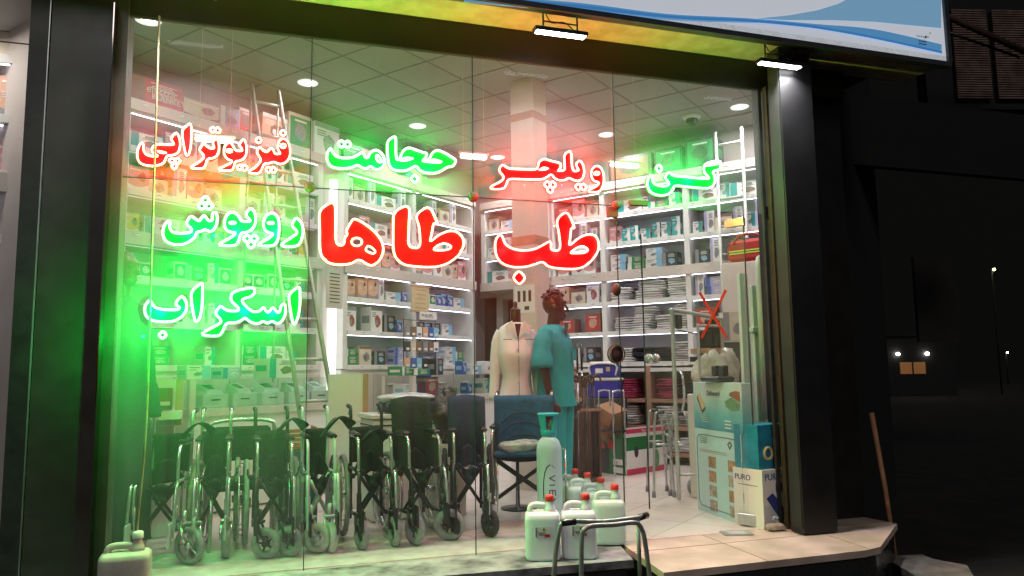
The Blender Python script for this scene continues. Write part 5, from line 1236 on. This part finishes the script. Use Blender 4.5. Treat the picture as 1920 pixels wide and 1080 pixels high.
# hose hanging outside from the header to that can
m_hose = M('tan_hose', (.42, .36, .24), .5, noise=.3, nscale=5, dark=(.20, .15, .08))
tag(MB().tube(cr([V(299, 30, 4.97), V(295, 150, 4.97), V(290, 300, 4.97), V(285, 450, 4.97), V(281, 600, 4.97), V(276, 760, 4.97), V(268, 880, 4.96), V(259, 970, 4.95), V(256, 1036, 4.94)], 5), .0062, m_hose, 8).build('hose'), 'thin tan hose hanging down the left window pane into a jerrycan', 'hose')

# ================================================================ RIGHT SIDE OF THE SHOP FLOOR
def yawbox(name, label, cat, a, b_, depth, h, m, z=0.0):
    """box with its front bottom edge from a to b (world)"""
    d = (b_-a); rz = math.atan2(d.y, d.x); w = math.hypot(d.x, d.y); c = (a+b_)/2
    nrm = Vector((-math.sin(rz), math.cos(rz), 0)); loc = Vector((c.x, c.y, z))+nrm*depth/2
    t_ = thing(name, label, cat, loc, rz)
    MB().box((0, 0, h/2), (w, depth, h), m, bevel=.002).build('box_body', t_); return t_, w
def htop(p, px, py):   # height of the pixel above the floor at the distance of p
    d = ray(px, py); k = (p-CAM).dot(_w)/d.dot(_w); return (CAM+d*k).z
nn = Vector((.883, .469, 0))*.05
a = F(1303, 956, 0)+nn; b_ = F(1391, 988, 0)+nn; h1 = htop(a, 1303, 803)
m_pblue = M('pale_blue_board', (.42, .62, .62), .35, noise=.05, nscale=4)
t_, w = yawbox('instruction_box', 'tall pale blue box with rounded frame and eight photo squares by the open door', 'box', a, b_, .10, h1, m_pblue)
D_ = -.0512
fr = chaikin([(-w*.45, h1*.07), (w*.45, h1*.07), (w*.45, h1*.93), (-w*.45, h1*.93)], 2, .06)
MB().tube([(x, D_, z) for x, z in fr], .0032, m_print, 5, True).build('printed_frame', t_)
m_sk = [M('photo_skin_%s' % 'abc'[i], c_, .5, noise=.55, nscale=25) for i, c_ in enumerate(((.42, .22, .09), (.50, .26, .12), (.45, .38, .30)))]
for j in range(2):
    for i in range(4): MB().box((-w*.12+w*.42*j, D_, h1*(.66-.17*i)-.03), (w*.16, .002, h1*.13), m_sk[(i+j) % 3 if i < 3 else 2]).build('photo_square', t_)
mb = MB(); MB().poly([(w*.22, h1*.86), (w*.27, h1*.90), (w*.32, h1*.86), (w*.27, h1*.80)], .002, m_print, holes=[[(w*.245, h1*.86), (w*.27, h1*.875), (w*.295, h1*.86), (w*.27, h1*.825)]]).build('drop_emblem', t_, (0, D_, 0))
for i in range(4): mb.box((-w*.30, D_, h1*(.90-.022*i)), (w*.18-.01*i, .001, .004), m_print)
for i in range(2): mb.box((-w*.10, D_, h1*(.75-.022*i)), (w*.6, .001, .003), m_red)
for i in range(16): mb.box((-w*.30 if i % 2 else w*.11, D_, h1*(.64-.035*(i//2*2/1.15))), (w*.16, .001, .0025), m_greyp)
mb.build('printed_lines', t_)
mb = MB()
for i, (zz, hh_) in enumerate(((.66, .05), (.30, .08))): mb.box((w/2+.0012, -.02, h1*zz), (.002, .06, hh_), m_print)
mb.build('side_pictures', t_)
h2 = htop(a, 1305, 717)-h1
a2, b2 = a+Vector((0, 0, 0)), b_+(b_-a)*.05
m_aqua = bpy.data.materials.new('aqua_print'); m_aqua.use_nodes = True
t = m_aqua.node_tree; b3 = t.nodes['Principled BSDF']; b3.inputs['Roughness'].default_value = .35
tc = t.nodes.new('ShaderNodeTexCoord'); sp = t.nodes.new('ShaderNodeSeparateXYZ'); nz = t.nodes.new('ShaderNodeTexNoise'); nz.inputs['Scale'].default_value = 5
ad = t.nodes.new('ShaderNodeMath'); ad.operation = 'MULTIPLY_ADD'; ad.inputs[1].default_value = .22
rp = t.nodes.new('ShaderNodeValToRGB'); e = rp.color_ramp.elements; e[0].position = .10; e[0].color = (.02, .22, .30, 1); e[1].position = .42; e[1].color = (.42, .58, .54, 1)
q = e.new(.24); q.color = (.10, .38, .38, 1)
t.links.new(tc.outputs['Object'], sp.inputs[0]); t.links.new(tc.outputs['Object'], nz.inputs[0]); t.links.new(nz.outputs[0], ad.inputs[0]); t.links.new(sp.outputs['Z'], ad.inputs[2])
t.links.new(ad.outputs[0], rp.inputs[0]); t.links.new(rp.outputs[0], b3.inputs['Base Color'])
t2, w2 = yawbox('supplement_box', 'aqua printed carton with a tan bar picture lying on the pale blue box', 'box', a2, b2, .10, h2, m_aqua, h1+.002)
text('Zekhavard', .062, m_print, t2, (-w2*.20, D_-.0015, h2*.72), sx=.85)
m_tan = M('tan_bar', (.55, .42, .20), .5, noise=.1)
def bar(cx, cz, s, par, y=D_, X=None):
    MB().poly([(cx-.055*s, cz+.06*s), (cx-.01*s, cz+.075*s), (cx+.065*s, cz-.03*s), (cx+.02*s, cz-.06*s)], .004, m_tan, X).poly([(cx+.02*s, cz-.06*s), (cx+.065*s, cz-.03*s), (cx+.067*s, cz-.05*s), (cx+.02*s, cz-.085*s)], .004, m_dwood, X).poly([(cx-.055*s, cz+.06*s), (cx+.02*s, cz-.06*s), (cx+.02*s, cz-.085*s), (cx-.06*s, cz+.03*s)], .004, m_dwood, X).build('bar_picture', par, (0, y-.003, 0))
bar(-w2*.33, h2*.56, 1.1, t2)
MB().poly([(w2*.28, h2*.80), (w2*.40, h2*.84), (w2*.47, h2*.82), (w2*.47, h2*.62), (w2*.38, h2*.68), (w2*.27, h2*.74)], .002, M('brown_print', (.30, .12, .05), .5, noise=.5, nscale=30)).build('hut_picture', t2, (0, D_-.002, 0))
MB().poly([(w2*.18, h2*.62), (w2*.30, h2*.70), (w2*.47, h2*.60), (w2*.47, h2*.48), (w2*.3, h2*.45), (w2*.2, h2*.5)], .002, M('green_print', (.14, .34, .16), .5, noise=.5, nscale=30)).build('bush_picture', t2, (0, D_-.0035, 0))
mb = MB()
for i in range(5): mb.box((-w2*.30+.01*i, D_-.001, h2*(.34-.045*i)), (.11, .001, .004), m_white)
for i in range(3): mb.box((w2*.22, D_-.001, h2*(.22-.07*i)), (.10, .001, .01), m_white)
mb.box((0, D_-.001, h2*.66), (w2*.35, .001, .004), m_greyp); mb.build('printed_lines', t2)
# black scale and bag on top
p = t2.location+Vector((-.02, .02, h2))
t_ = thing('black_device', 'black foot-pedal device lying on top of the aqua carton', 'device', p, t2.rotation_euler.z)
MB().box((0, 0, .03), (.30, .16, .05), m_black, bevel=.015).build('device_base', t_)
for x in (-.05, .08): MB().box((x, .02, .10), (.07, .05, .09), m_black, bevel=.008).build('pedal', t_)
# box with blue bowl picture, PURO box, white panels
a = F(1394, 972, 0)+nn*2.2; c_ = Vector((3.86, 5.42, 0))
bq = F(1434, 996, 0)+Vector((.02, .03, 0)); cq = F(1478, 988, 0)+Vector((.05, .03, 0)); lq = F(1396, 976, 0)
hP = htop(bq, 1432, 884)
tP, wP = yawbox('tissue_box', 'white carton lettered PURO with a dark blue diagonal bar, on the floor right', 'box', bq, cq, .30, hP, m_white)
text('PURO', .072, M('navy_ink', (.03, .04, .20), .5), tP, (-wP*.42, -.153, hP*.82))
MB().poly([(-wP*.38, hP*.52), (-wP*.14, hP*.60), (wP*.28, hP*.30), (wP*.20, hP*.05)], .002, M('navy_ink')).build('blue_bar_print', tP, (0, -.1535, 0))
MB().box((wP*.15, -.152, hP*.68), (.10, .002, .07), M('navy_ink')).build('blue_patch', tP); MB().box((0, -.1515, hP*.2), (wP*.96, .001, hP*.38), m_greyp).build('grey_print', tP)
MB().ring((-wP*.12, -.156, hP*.16), .016, .007, m_white, 'Y').ring((-wP*.02, -.156, hP*.14), .016, .007, m_white, 'Y').build('white_emblem', tP)
o = text('PURO', .062, M('navy_ink'), tP, (-wP/2-.0015, .13, hP*.80), rot=(PI/2, 0, -PI/2)); MB().box((-wP/2-.001, 0, hP*.72), (.001, .2, .004), m_print).box((-wP/2-.001, .04, hP*.55), (.001, .1, .003), m_greyp).build('side_print', tP)
hB = htop(bq, 1432, 800)-hP
tB, wB = yawbox('bowl_box', 'blue carton with a round steel bowl picture stacked on the PURO carton', 'box', bq+Vector((.0, .03, 0)), cq+Vector((.03, .05, 0)), .24, hB, M('azure_print', (.02, .26, .38), .4, noise=.35, nscale=7), hP+.002)
MB().ring((-wB*.18, -.124, hB*.35), .045, .012, m_tan, 'Y', sq=1).build('bowl_picture', tB); MB().box((wB*.12, -.123, hB*.6), (.07, .002, .07), m_white, bevel=.0).build('jar_picture', tB)
MB().ring((wB*.12, -.126, hB*.6), .018, .006, m_print, 'Y').build('jar_emblem', tB)
m_pvc = M('white_pvc', (.60, .66, .62), .4, noise=.06)
for i, (px, w_, ztop, Yy, lb) in enumerate(((1400, .10, 2.10, 5.80, 'tall flat white plastic panel, leftmost of the leaning panels right of the door'), (1422, .09, 1.98, 5.72, 'white plastic panel second from left among the leaning panels'), (1434, .075, 2.25, 5.66, 'rounded tall white plastic tube leaning right of the door'), (1452, .10, 1.42, 5.50, 'short white panel standing nearest the shutter track'))):
    p = V(px, 700, Yy); t_ = thing('leaning_panel', lb, 'panel', (p.x, Yy, .8 if i > 1 else 0), .2, 'white panels leaning by the door')
    z0 = 0 if i < 2 else 0
    if i == 2: MB().lathe([(w_/2, 0), (w_/2, ztop-.9), (w_*.35, ztop-.82), (.003, ztop-.80)], m_pvc, 14).build('tube_shell', t_)
    else:
        hgt = ztop-(.8 if i > 1 else 0)
        MB().box((0, 0, hgt/2), (w_, .035, hgt), m_pvc, bevel=.004).build('panel_board', t_); MB().box((0, -.02, hgt/2), (.006, .006, hgt), m_greyp).build('panel_groove', t_)
        if i == 1: MB().box((0, -.01, hgt*.80), (.15, .05, .05), m_pvc, bevel=.008).build('panel_clip', t_)
# transparent bag heap behind the aqua carton
p = V(1345, 690, 6.45)
lump('carrier_bag', 'crumpled cream plastic carrier bags behind the red tape cross', 'bag', (p.x, 6.45, 1.02), (.24, .16, .20), M('cream_bag', (.55, .50, .40), .3, noise=.3, nscale=8, bump=.9), 17, .3)
t_ = thing('stacked_stand', 'dark printer stand under the cream carrier bags', 'stand', (p.x, 6.5, 0), .3)
MB().box((0, 0, .5), (.42, .36, 1.0), m_beam, bevel=.01).build('stand_body', t_)
MB().box((.03, .05, 1.42), (.34, .25, .05), m_wood).build('upper_board', t_); MB().box((.03, .05, 1.34), (.36, .26, .05), m_black).build('black_tray', t_)
for x in (-.12, .18): MB().box((x, .08, 1.2), (.03, .03, .4), m_black).build('stand_post', t_)
MB().box((.08, .05, 1.60), (.15, .12, .30), m_black, bevel=.02).build('black_case', t_); MB().box((-.09, .03, 1.54), (.10, .10, .18), m_black, bevel=.015).build('camera_body', t_)
p = V(1378, 590, 7.2)
tag(carton_mesh(.27, .2, .32, 'cream', 'grey', 'grey', 1, random.Random(6)).build('toaster_box', None, (p.x, 7.2, 1.55), -.4), 'cream carton with grey appliance picture right of the red cross', 'carton')
t_ = tag(MB().box((0, 0, .77), (.5, .4, 1.53), m_fabgrey).build('dark_cabinet', None, (p.x, 7.45, 0), -.4), 'dark grey cabinet under the cream appliance carton', 'cabinet')
# chrome commode rail, aluminium walkers, rollator
def bent(name, parent, pts, r, m, k=5): return MB().tube(cr(pts, k), r, m, 8).build(name, parent)
p = V(1287, 700, 6.45)
t_ = thing('garment_rail', 'tall white metal rail frame with rounded top behind the glass door', 'rail', (p.x, 6.45, 0), .1)
bent('outer_frame', t_, [(-.14, 0, .02), (-.14, 0, 1.2), (-.14, 0, 1.76), (-.11, 0, 1.81), (.40, 0, 1.74), (.44, 0, 1.68), (.44, 0, 1.0)], .020, m_lad)
bent('inner_frame', t_, [(.12, -.05, .02), (.12, -.05, 1.0), (.12, -.05, 1.62), (.15, -.05, 1.66), (.40, -.05, 1.66)], .014, m_lad)
MB().box((-.09, -.03, 1.70), (.05, .05, .14), m_black, bevel=.01).build('clamp', t_); MB().tube([(-.08, 0, 1.62), (.12, -.05, 1.58)], .006, m_black).build('cross_wire', t_)
MB().tube([(-.14, 0, .25), (.44, 0, .22)], .012, m_lad).build('lower_rail', t_)
def walker(name, label, loc, rz, h, w, d, m, grips=True, wheels=False, tips=None, folded=False):
    t_ = thing(name, label, 'walker', loc, rz)
    for s_ in (-1, 1):
        x = s_*w/2
        MB().tube(cr([(x*1.08, -d/2, .03), (x, -d*.38, h*.7), (x, -d*.30, h-.05), (x, -d*.2, h), (x, d*.2, h), (x, d*.30, h-.05), (x, d*.38, h*.7), (x*1.08, d/2, .03)], 5), .0125, m).build('side_frame', t_)
        MB().tube([(x, -d*.36, h*.62), (x, d*.36, h*.62)], .010, m).build('side_bar', t_)
        for y in (-d/2, d/2):
            MB().lathe([(.020, 0), (.019, .04), (.015, .06)], tips or M('grey_rubber', (.16, .17, .2), .6), 12).build('rubber_foot', t_, (x*1.08, y, 0))
        MB().tube([(x, -d*.16, h+.001), (x, d*.2, h+.001)], .0175, m_black if grips else m).build('hand_grip', t_)
    MB().tube([(-w/2, -d*.38, h*.72), (w/2, -d*.38, h*.72)], .012, m).build('front_bar', t_); MB().tube([(-w/2, -d*.42, h*.45), (w/2, -d*.42, h*.45)], .011, m).build('front_bar', t_)
    return t_
p = F(1243, 930, 0); walker('aluminium_walker', 'aluminium walking frame with grey feet standing in the open doorway', (p.x+.03, p.y+.10, 0), math.radians(72), .82, .34, .20, m_alu)
p = F(1288, 935, 0)
t_ = walker('folded_rollator', 'chrome folded rollator with curved handles behind the door glass', (p.x+.10, p.y+.25, 0), math.radians(60), .80, .22, .24, m_chrome)
for x in (-.09, .09):
    bent('curved_handle', t_, [(x, -.02, .78), (x-.02, -.05, .95), (x-.06, -.05, 1.08), (x-.05, -.04, 1.18), (x, -.02, 1.22)], .013, m_chrome)
    MB().ring((x, -.12, .075), .06, .014, m_tyre, 'X').build('front_wheel', t_)
# walker outside in front of the jerrycans
m_steel = M('dull_steel', (.50, .49, .48), .38, .55, noise=.25, nscale=20)
p = F(1130, 985, .42)
wk = thing('front_walker', 'steel walking frame with black grips on the street before the jerrycans', 'walker', (p.x, p.y, -.38), math.radians(-12))
def wl(px, py, off=0): q = V(px, py, p.y+off); return q-Vector((p.x, p.y, -.38))
Rm = Matrix.Rotation(math.radians(12), 3, 'Z')
def WL(L): return [Rm @ wl(*q) for q in L]
MB().tube(cr(WL([(1036, 1110, 0), (1043, 1030, 0), (1050, 990, 0), (1056, 980, 0), (1075, 977, 0), (1130, 978, .01), (1185, 972, .02), (1204, 968, .02)]), 5)+[Rm @ (wl(1024, 1250, 0))][:0], .0125, m_steel).build('top_rail', wk)
MB().tube(cr(WL([(1090, 1110, -.12), (1091, 1010, -.12), (1097, 992, -.12), (1112, 986, -.12), (1150, 984, -.11), (1190, 980, -.10), (1203, 992, -.10), (1210, 1020, -.10), (1222, 1110, -.10)]), 5), .0125, m_steel).build('front_frame', wk)
MB().tube(WL([(1196, 972, .02), (1201, 1110, .02)]), .0115, m_steel).build('rear_leg', wk)
MB().tube(WL([(1052, 981, .0), (1079, 978, 0.0)]), .0175, m_black).build('hand_grip', wk); MB().tube(WL([(1199, 970, .02), (1212, 966, .10)]), .0195, m_black).build('hand_grip', wk)
for (px, o_) in ((1036, 0), (1090, -.12), (1222, -.10), (1201, .02)):
    q = Rm @ wl(px, 1110, o_); MB().tube([q, (q.x, q.y, .0)], .0125, m_steel).build('leg', wk)
# cane stand, cartons and coolers
p = F(1092, 905, 0)
t_ = thing('cane_stand', 'dark brown wooden stand crowded with walking canes right of the scrub mannequin', 'cane stand', p+Vector((.05, .15, 0)), math.radians(-10))
MB().box((0, .12, .40), (.40, .02, .78), m_pinkwood).build('back_board', t_); MB().box((0, 0, .02), (.44, .28, .04), m_dwood).build('stand_base', t_)
for x in (-.20, .20): MB().box((x, 0, .42), (.02, .26, .80), m_dwood).build('stand_side', t_)
MB().box((0, -.13, .80), (.44, .02, .03), m_pinkwood).build('front_rail', t_)
rc = random.Random(8)
for i in range(13):
    x = -.17+.028*i; y = rc.uniform(-.09, .08); m = [m_dwood, m_dwood, m_black, m_alu][rc.randrange(4)]; hh_ = rc.uniform(1.0, 1.16); dx = rc.uniform(-.03, .03)
    c_ = thing('walking_cane', '%s walking cane standing in the cane stand, %s from the left' % ('black' if m is m_black else ('silver' if m is m_alu else 'brown wooden'), ORD[i]), 'cane', t_.location+Vector((x, y, .04)), 0, 'canes in the stand')
    MB().tube([(0, 0, 0), (dx, 0, hh_-.04)], .010, m).build('shaft', c_)
    if i % 3: MB().tube(cr([(dx, 0, hh_-.04), (dx, 0, hh_), (dx+.03, 0, hh_+.02), (dx+.09, -.01, hh_+.005)], 4), .013, m_dwood if m is m_alu else m).build('cane_handle', c_)
    else: MB().tube(cr([(dx, 0, hh_-.05), (dx, 0, hh_+.02), (dx+.04, 0, hh_+.07), (dx+.085, 0, hh_+.02), (dx+.085, 0, hh_-.03)], 5), .011, m).build('cane_handle', c_)
p = V(1086, 690, t_.location.y-.1)
for i, (px, lb) in enumerate(((1083, 'left one of two black-gripped crutches above the cane stand'), (1091, 'right one of two black-gripped crutches above the cane stand'))):
    q = V(px, 700, t_.location.y+.05); c_ = thing('crutch', lb, 'crutch', (q.x, q.y, .045)); MB().tube([(0, 0, 0), (0, 0, 1.2)], .010, m_alu).build('shaft', c_); MB().tube([(0, 0, 1.2), (.0, 0, 1.50)], .014, m_black).build('hand_grip', c_)
a = F(1125, 886, 0); b_ = F(1174, 892, 0); h_ = htop(b_, 1174, 822)
c_ = F(1217, 877, 0)
m_gcar = M('green_carton', (.02, .17, .05), .4, noise=.1)
ang = math.atan2(b_.y-a.y, b_.x-a.x)
bx2, wg = yawbox('toy_box', 'green white and pink carton with a handwritten price label on the floor', 'box', b_+(a-b_)*1.0, b_, (c_-b_).length, h_, m_gcar)
dg = (c_-b_).length/2
MB().box((-wg*.30, -dg-.001, h_*.42), (wg*.36, .002, h_*.80), m_fabgrey).build('photo_print', bx2); MB().ell((-wg*.34, -dg-.002, h_*.75), (.035, .003, .04), m_red).ell((-wg*.05, -dg-.002, h_*.80), (.05, .003, .055), m_red).build('red_blob_print', bx2)
for zz in (.34, .12): MB().box((wg*.22, -dg-.002, h_*zz), (wg*.38, .002, h_*.15), m_white).build('price_label', bx2)
text('So', .035, m_print, bx2, (wg*.14, -dg-.004, h_*.30)); 
MB().box((wg/2+.001, 0, h_*.34), (.002, dg*1.96, h_*.60), m_white).build('side_print', bx2); MB().box((wg/2+.002, 0, h_*.08), (.002, dg*1.96, h_*.15), M('pink_print', (.55, .04, .10), .4)).build('pink_band', bx2)
MB().ell((wg/2+.003, -dg*.5, h_*.6), (.003, .04, .07), m_print).build('dark_picture', bx2); MB().ell((wg/2+.003, dg*.45, h_*.35), (.003, .06, .12), M('green_print')).build('plant_picture', bx2)
lid = MB(); lid.box((wg/2-.005, 0, h_+.055), (.004, dg*1.9, .12), m_white).box((wg/2-.002, 0, h_+.07), (.004, dg*1.9, .05), M('pink_print')); lid.build('open_flap', bx2)
text('The Time', .04, m_white, bx2, (wg/2+.003, -.09, h_+.055), rot=(PI/2, 0, PI/2))
p = V(1143, 778, b_.y+.25)
t_ = thing('brown_carton', 'plain brown cardboard carton tilted on the green toy carton', 'carton', (p.x, b_.y+.28, h_+.19), ang)
o = MB().box((0, 0, 0), (.26, .30, .36), M('kraft_card', (.38, .19, .09), .7, noise=.12, nscale=6), bevel=.003).build('carton_body', t_); o.rotation_euler = (.15, .42, .1)
o2 = MB().box((0, -.152, 0), (.26, .003, .006), m_dwood).build('carton_seam', t_); o2.rotation_euler = (.15, .42, .1)
p = V(1140, 720, 9.05); st = tag(MB().box((0, 0, .44), (.45, .35, .88), m_fabgrey, bevel=.005).build('plinth_box', None, (p.x, 9.12, 0), RR+.1), 'grey box stand under the blue cool boxes', 'box')
m_cb = M('cooler_blue', (.03, .03, .35), .35, noise=.1)
for (w_, z_, h_, lb, dy) in ((.40, .882, .26, 'larger blue cool box with a white lid at the bottom of the pair', 0), (.34, 1.155, .20, 'smaller blue cool box with rounded white frame stacked on top', 0)):
    t_ = thing('cool_box', lb, 'cool box', (p.x, 9.12, z_), RR+.25)
    MB().box((0, 0, h_*.42), (w_, .28, h_*.84), m_cb, bevel=.015).build('box_body', t_); MB().box((0, 0, h_*.92), (w_+.02, .30, h_*.16), m_white, bevel=.015).build('lid', t_)
    if w_ < .38: MB().tube(cr([(-w_*.48, -.145, .02), (-w_*.48, -.15, h_*.8), (w_*.48, -.15, h_*.8), (w_*.48, -.145, .02)], 3), .012, m_white).build('carry_handle', t_); MB().box((w_*.2, -.143, h_*.5), (.05, .004, .06), m_tan).box((-w_*.15, -.143, h_*.4), (.1, .004, .06), m_lin).build('sticker', t_)
p = V(1160, 760, 8.2); t_ = thing('chrome_stool', 'small chrome tube stool frame by the blue cool boxes', 'stool', (p.x, 8.2, 0), .3)
bent('stool_frame', t_, [(-.09, 0, .0), (-.09, 0, .90), (-.06, 0, .99), (.06, 0, .99), (.09, 0, .90), (.09, 0, 0)], .010, m_chrome)
bent('stool_frame', t_, [(-.09, .25, .0), (-.09, .25, .90), (-.06, .25, .99), (.06, .25, .99), (.09, .25, .90), (.09, .25, 0)], .010, m_chrome)
MB().box((0, .125, .52), (.2, .27, .02), m_black).build('stool_seat', t_)
# crutches in bubble wrap left of cane stand
p = F(1058, 925, 0); c_ = thing('wrapped_crutch', 'grey wrapped crutch with white hand grip behind the oxygen cylinder', 'crutch', p+Vector((0, .1, 0)), .2)
MB().tube([(-.05, 0, .02), (-.02, 0, .95)], .016, m_greyp).build('shaft', c_); MB().tube([(.08, -.1, .10), (.035, -.1, .40)], .018, m_greyp).build('lower_tube', c_); MB().tube([(.035, -.1, .40), (.015, -.1, .50)], .026, m_white, 10).build('white_grip', c_)

# ================================================================ THRESHOLD BITS
p = F(1462, 996, 0)
lump('broken_stone', 'rough pale broken stone lying at the foot of the shutter track', 'stone', (p.x-.02, p.y+.02, .002), (.085, .045, .028), M('rough_stone', (.42, .33, .28), .9, noise=.4, nscale=20, bump=.9), 21, .25)
p = F(1378, 1000, 0)
tag(MB().box((0, 0, .006), (.22, .14, .008), m_alu).box((0, 0, .0105), (.14, .09, .001), m_greyp).build('floor_plate', None, (p.x, p.y-.02, .001), -.25), 'thin grey metal floor plate on the doorway threshold', 'plate')
# broken paving slab and stick at the right
A_, B_ = F(1676, 985, -.10), V(1634, 775, 5.95)
A_ = F(1674, 978, 0); A_.x += .12; A_.y += .12; A_.z = -.375
tp = V(1634, 774, A_.y+.12)
tag(MB().tube([A_, A_*.5+tp*.5+Vector((.012, 0, 0)), tp], .021, M('stick_wood', (.50, .24, .12), .6, noise=.3, nscale=12), 10).build('wooden_stick'), 'plain wooden stick leaning at the outer right corner of the step', 'stick')
p = F(1712, 1066, -.32)
m_conc = M('broken_concrete', (.24, .22, .19), .85, noise=.4, nscale=9, bump=.6)
o = slab_uv('paving_slab', [(p.x-.34, p.y-.42), (p.x+.05, p.y-.5), (p.x+.30, p.y-.22), (p.x+.22, p.y+.02), (p.x+.26, p.y+.16), (p.x+.06, p.y+.20), (p.x-.10, p.y+.16)], -.27, m_conc, .11)
tag(o, 'broken pale concrete slab on the ground at the right foot of the step', 'slab')

# ================================================================ NEIGHBOUR SHOP AT THE LEFT
pane(-3.6, -1.40, -.1, 3.30, 'window of the neighbouring shop at the far left edge', 'glass pane')
cn = cabinet('white lit shelving in the neighbouring shop at the left edge', 0, Vector((0, 5.75, 0)), [-3.4, -2.5, -1.48], LV[:-1], depth=.4, top=3.6)
tag(MB().box((-1.30, 6.25, 1.6), (.1, 1.9, 3.9), m_wall).build('partition'), 'cream partition between the two shops', 'wall')
struct(slab_uv('neighbour_floor', [(-3.7, 5.16), (-1.36, 5.16), (-1.36, 7.1), (-3.7, 7.1)], .0, m_floor, .1))
struct(slab_uv('neighbour_ceiling', [(-3.7, 5.16), (-1.36, 5.16), (-1.36, 7.1), (-3.7, 7.1)], 3.70, m_ceil, .06))
for i, z in enumerate(LV[:-1]):
    k = ['sole', 'pale', 'pale', 'pinkb', 'baby', 'cream'][i]
    for j in range(2): carton(k, Vector((-1.74-.3*j, 5.80, z+.001)), 0, 'in the neighbouring shop on its %s, %s from the right' % (LN[i].replace('shelf on the thick beam', 'fourth shelf up'), ORD[j]), i)
t_ = thing('ceiling_panel_light', 'square ceiling light of the neighbouring shop', 'ceiling light', (-2.2, 5.5, 3.62)); MB().box((0, 0, 0), (.5, .3, .03), m_lampring).build('light_panel', t_); area_lamp('panel_beam', (0, 0, -.03), .4, .25, 14, (1, .93, .88), parent=t_)
struct(MB().box((-2.6, 7.15, 1.8), (2.4, .1, 4.2), m_wall).build('neighbour_back_wall'))

# ================================================================ NIGHT STREET AT THE RIGHT
m_dark = M('night_wall', (.006, .0055, .005), .8, noise=.4, nscale=2)
def far(px, py, t_): return CAM+ray(px, py)*t_
def wallbox(name, label, x0, x1, y0, y1, z0, z1, m, cat='wall'): return tag(MB().box(((x0+x1)/2, (y0+y1)/2, (z0+z1)/2), (x1-x0, y1-y0, z1-z0), m).build(name), label, cat)
# wall of ribbed blocks above, lit faintly by the street
m_rib = M('ribbed_block', (.26, .17, .14), .85, noise=.5, nscale=7)
o = V(1770, 0, 7.2); bw = thing('ribbed_block_wall', 'wall of ribbed reddish blocks at the upper right corner', 'wall', (o.x, 7.2, 0), -.25)
MB().box((2.2, .14, 5.65), (5.0, .2, 2.2), m_dark).build('backing', bw)
for c_ in range(7):
    mb = MB()
    for k in range(38): mb.box((.30+.55*c_, 0, 4.68+.032*k), (.47, .06, .018), m_rib)
    mb.build('ribbed_block', bw)
t_ = thing('awning_beam', 'rusty steel awning beam sloping down to the right above the dark street', 'beam', V(1775, 30, 6.4))
e_ = V(1925, 98, 6.4)-V(1775, 30, 6.4)
MB().tube([(0, 0, 0), e_], .05, M('rusty_steel', (.09, .045, .035), .7, .2, noise=.5, nscale=8), 4).build('beam_bar', t_)
MB().tube([(0, .1, -.12), e_+Vector((0, .1, -.02))], .02, m_black, 4).build('lower_bar', t_)
wallbox('dark_canopy', 'dark flat canopy under the awning beam at the right', 5.5, 9.5, 6.5, 6.6, 3.45, 4.25, m_dark, 'canopy')
o = V(1740, 400, 9.0); t_ = thing('metal_shutter', 'dim grey metal shutter panel in the dark right of the shop', 'shutter', (o.x, 9.0, 0), .0)
MB().box((0, 0, 2.25), (.75, .05, 1.3), M('dim_shutter', (.03, .026, .024), .6, noise=.3, nscale=4)).build('shutter_sheet', t_)
def street_lamp(px, py, t_, col, label, r=.07, es=30, hgt=True):
    p = far(px, py, t_); s_ = thing('street_lamp', label, 'street lamp', (p.x, p.y, -.38), 0, 'distant lamps in the dark')
    MB().ell((0, 0, 0), (r, r, r*.8), M('bulb_%s' % ('w' if col[2] > .6 else 'y'), (1, 1, 1), .5, em=col, es=es), 10).build('bulb', s_, (0, 0, p.z+.38))
    MB().tube([(0, .15, 0), (0, .15, p.z+.45)], .05, m_dark, 6).build('pole', s_)
street_lamp(1656, 592, 45, (1, .95, .85), 'small warm white lamp, highest left of the distant lights', .09)
street_lamp(1768, 582, 50, (1, 1, 1), 'brightest white lamp far away in the dark street', .15, 45)
street_lamp(1729, 617, 48, (.9, 1, .35), 'greenish lamp below the brightest distant lamp', .09)
street_lamp(1864, 505, 42, (.6, 1, .1), 'yellow green lamp high at the right edge of the dark', .07, 12)
street_lamp(1889, 661, 60, (1, 1, .95), 'tiny white lamp low at the far right', .07)
street_lamp(1601, 590, 50, (1, .98, .9), 'small lamp peeping out beside the right pier', .07)
o = far(1713, 690, 40)
h_ = thing('gatehouse', 'small dark gatehouse with an orange lit double window far down the street', 'building', (o.x, o.y, -.38), YAW-PI/2)
MB().box((0, 1.0, 1.6), (4.6, 1.8, 3.2), m_dark).build('gatehouse_wall', h_)
MB().box((0, 1.0, 3.3), (5.0, 2.2, .2), m_dark).build('gatehouse_roof', h_)
for s_ in (-1, 1):
    x = s_*.36
    MB().box((x, .08, o.z+.38), (.62, .04, .62), M('warm_window', (.4, .2, .08), .5, em=(.75, .28, .08), es=.12)).build('lit_window', h_)
    l_ = MB().ell((s_*.78, .0, o.z+.38+.75), (.11, .06, .08), M('bulb_w')).build('wall_lamp', h_)
for k, (px, py, lb) in enumerate(((1600, 755, 'long dim parked car shape'),)):
    pass
tag(MB().box((0, 0, 0), (90, .5, 50), M('screen_black', (.008, .008, .007), .9)).build('sky_screen', None, far(1700, 560, 75), YAW-PI/2), 'black wall raised as a screen to hide the sky glow down the dark street', 'wall')  # black sheet, made tall to block the low sky glow
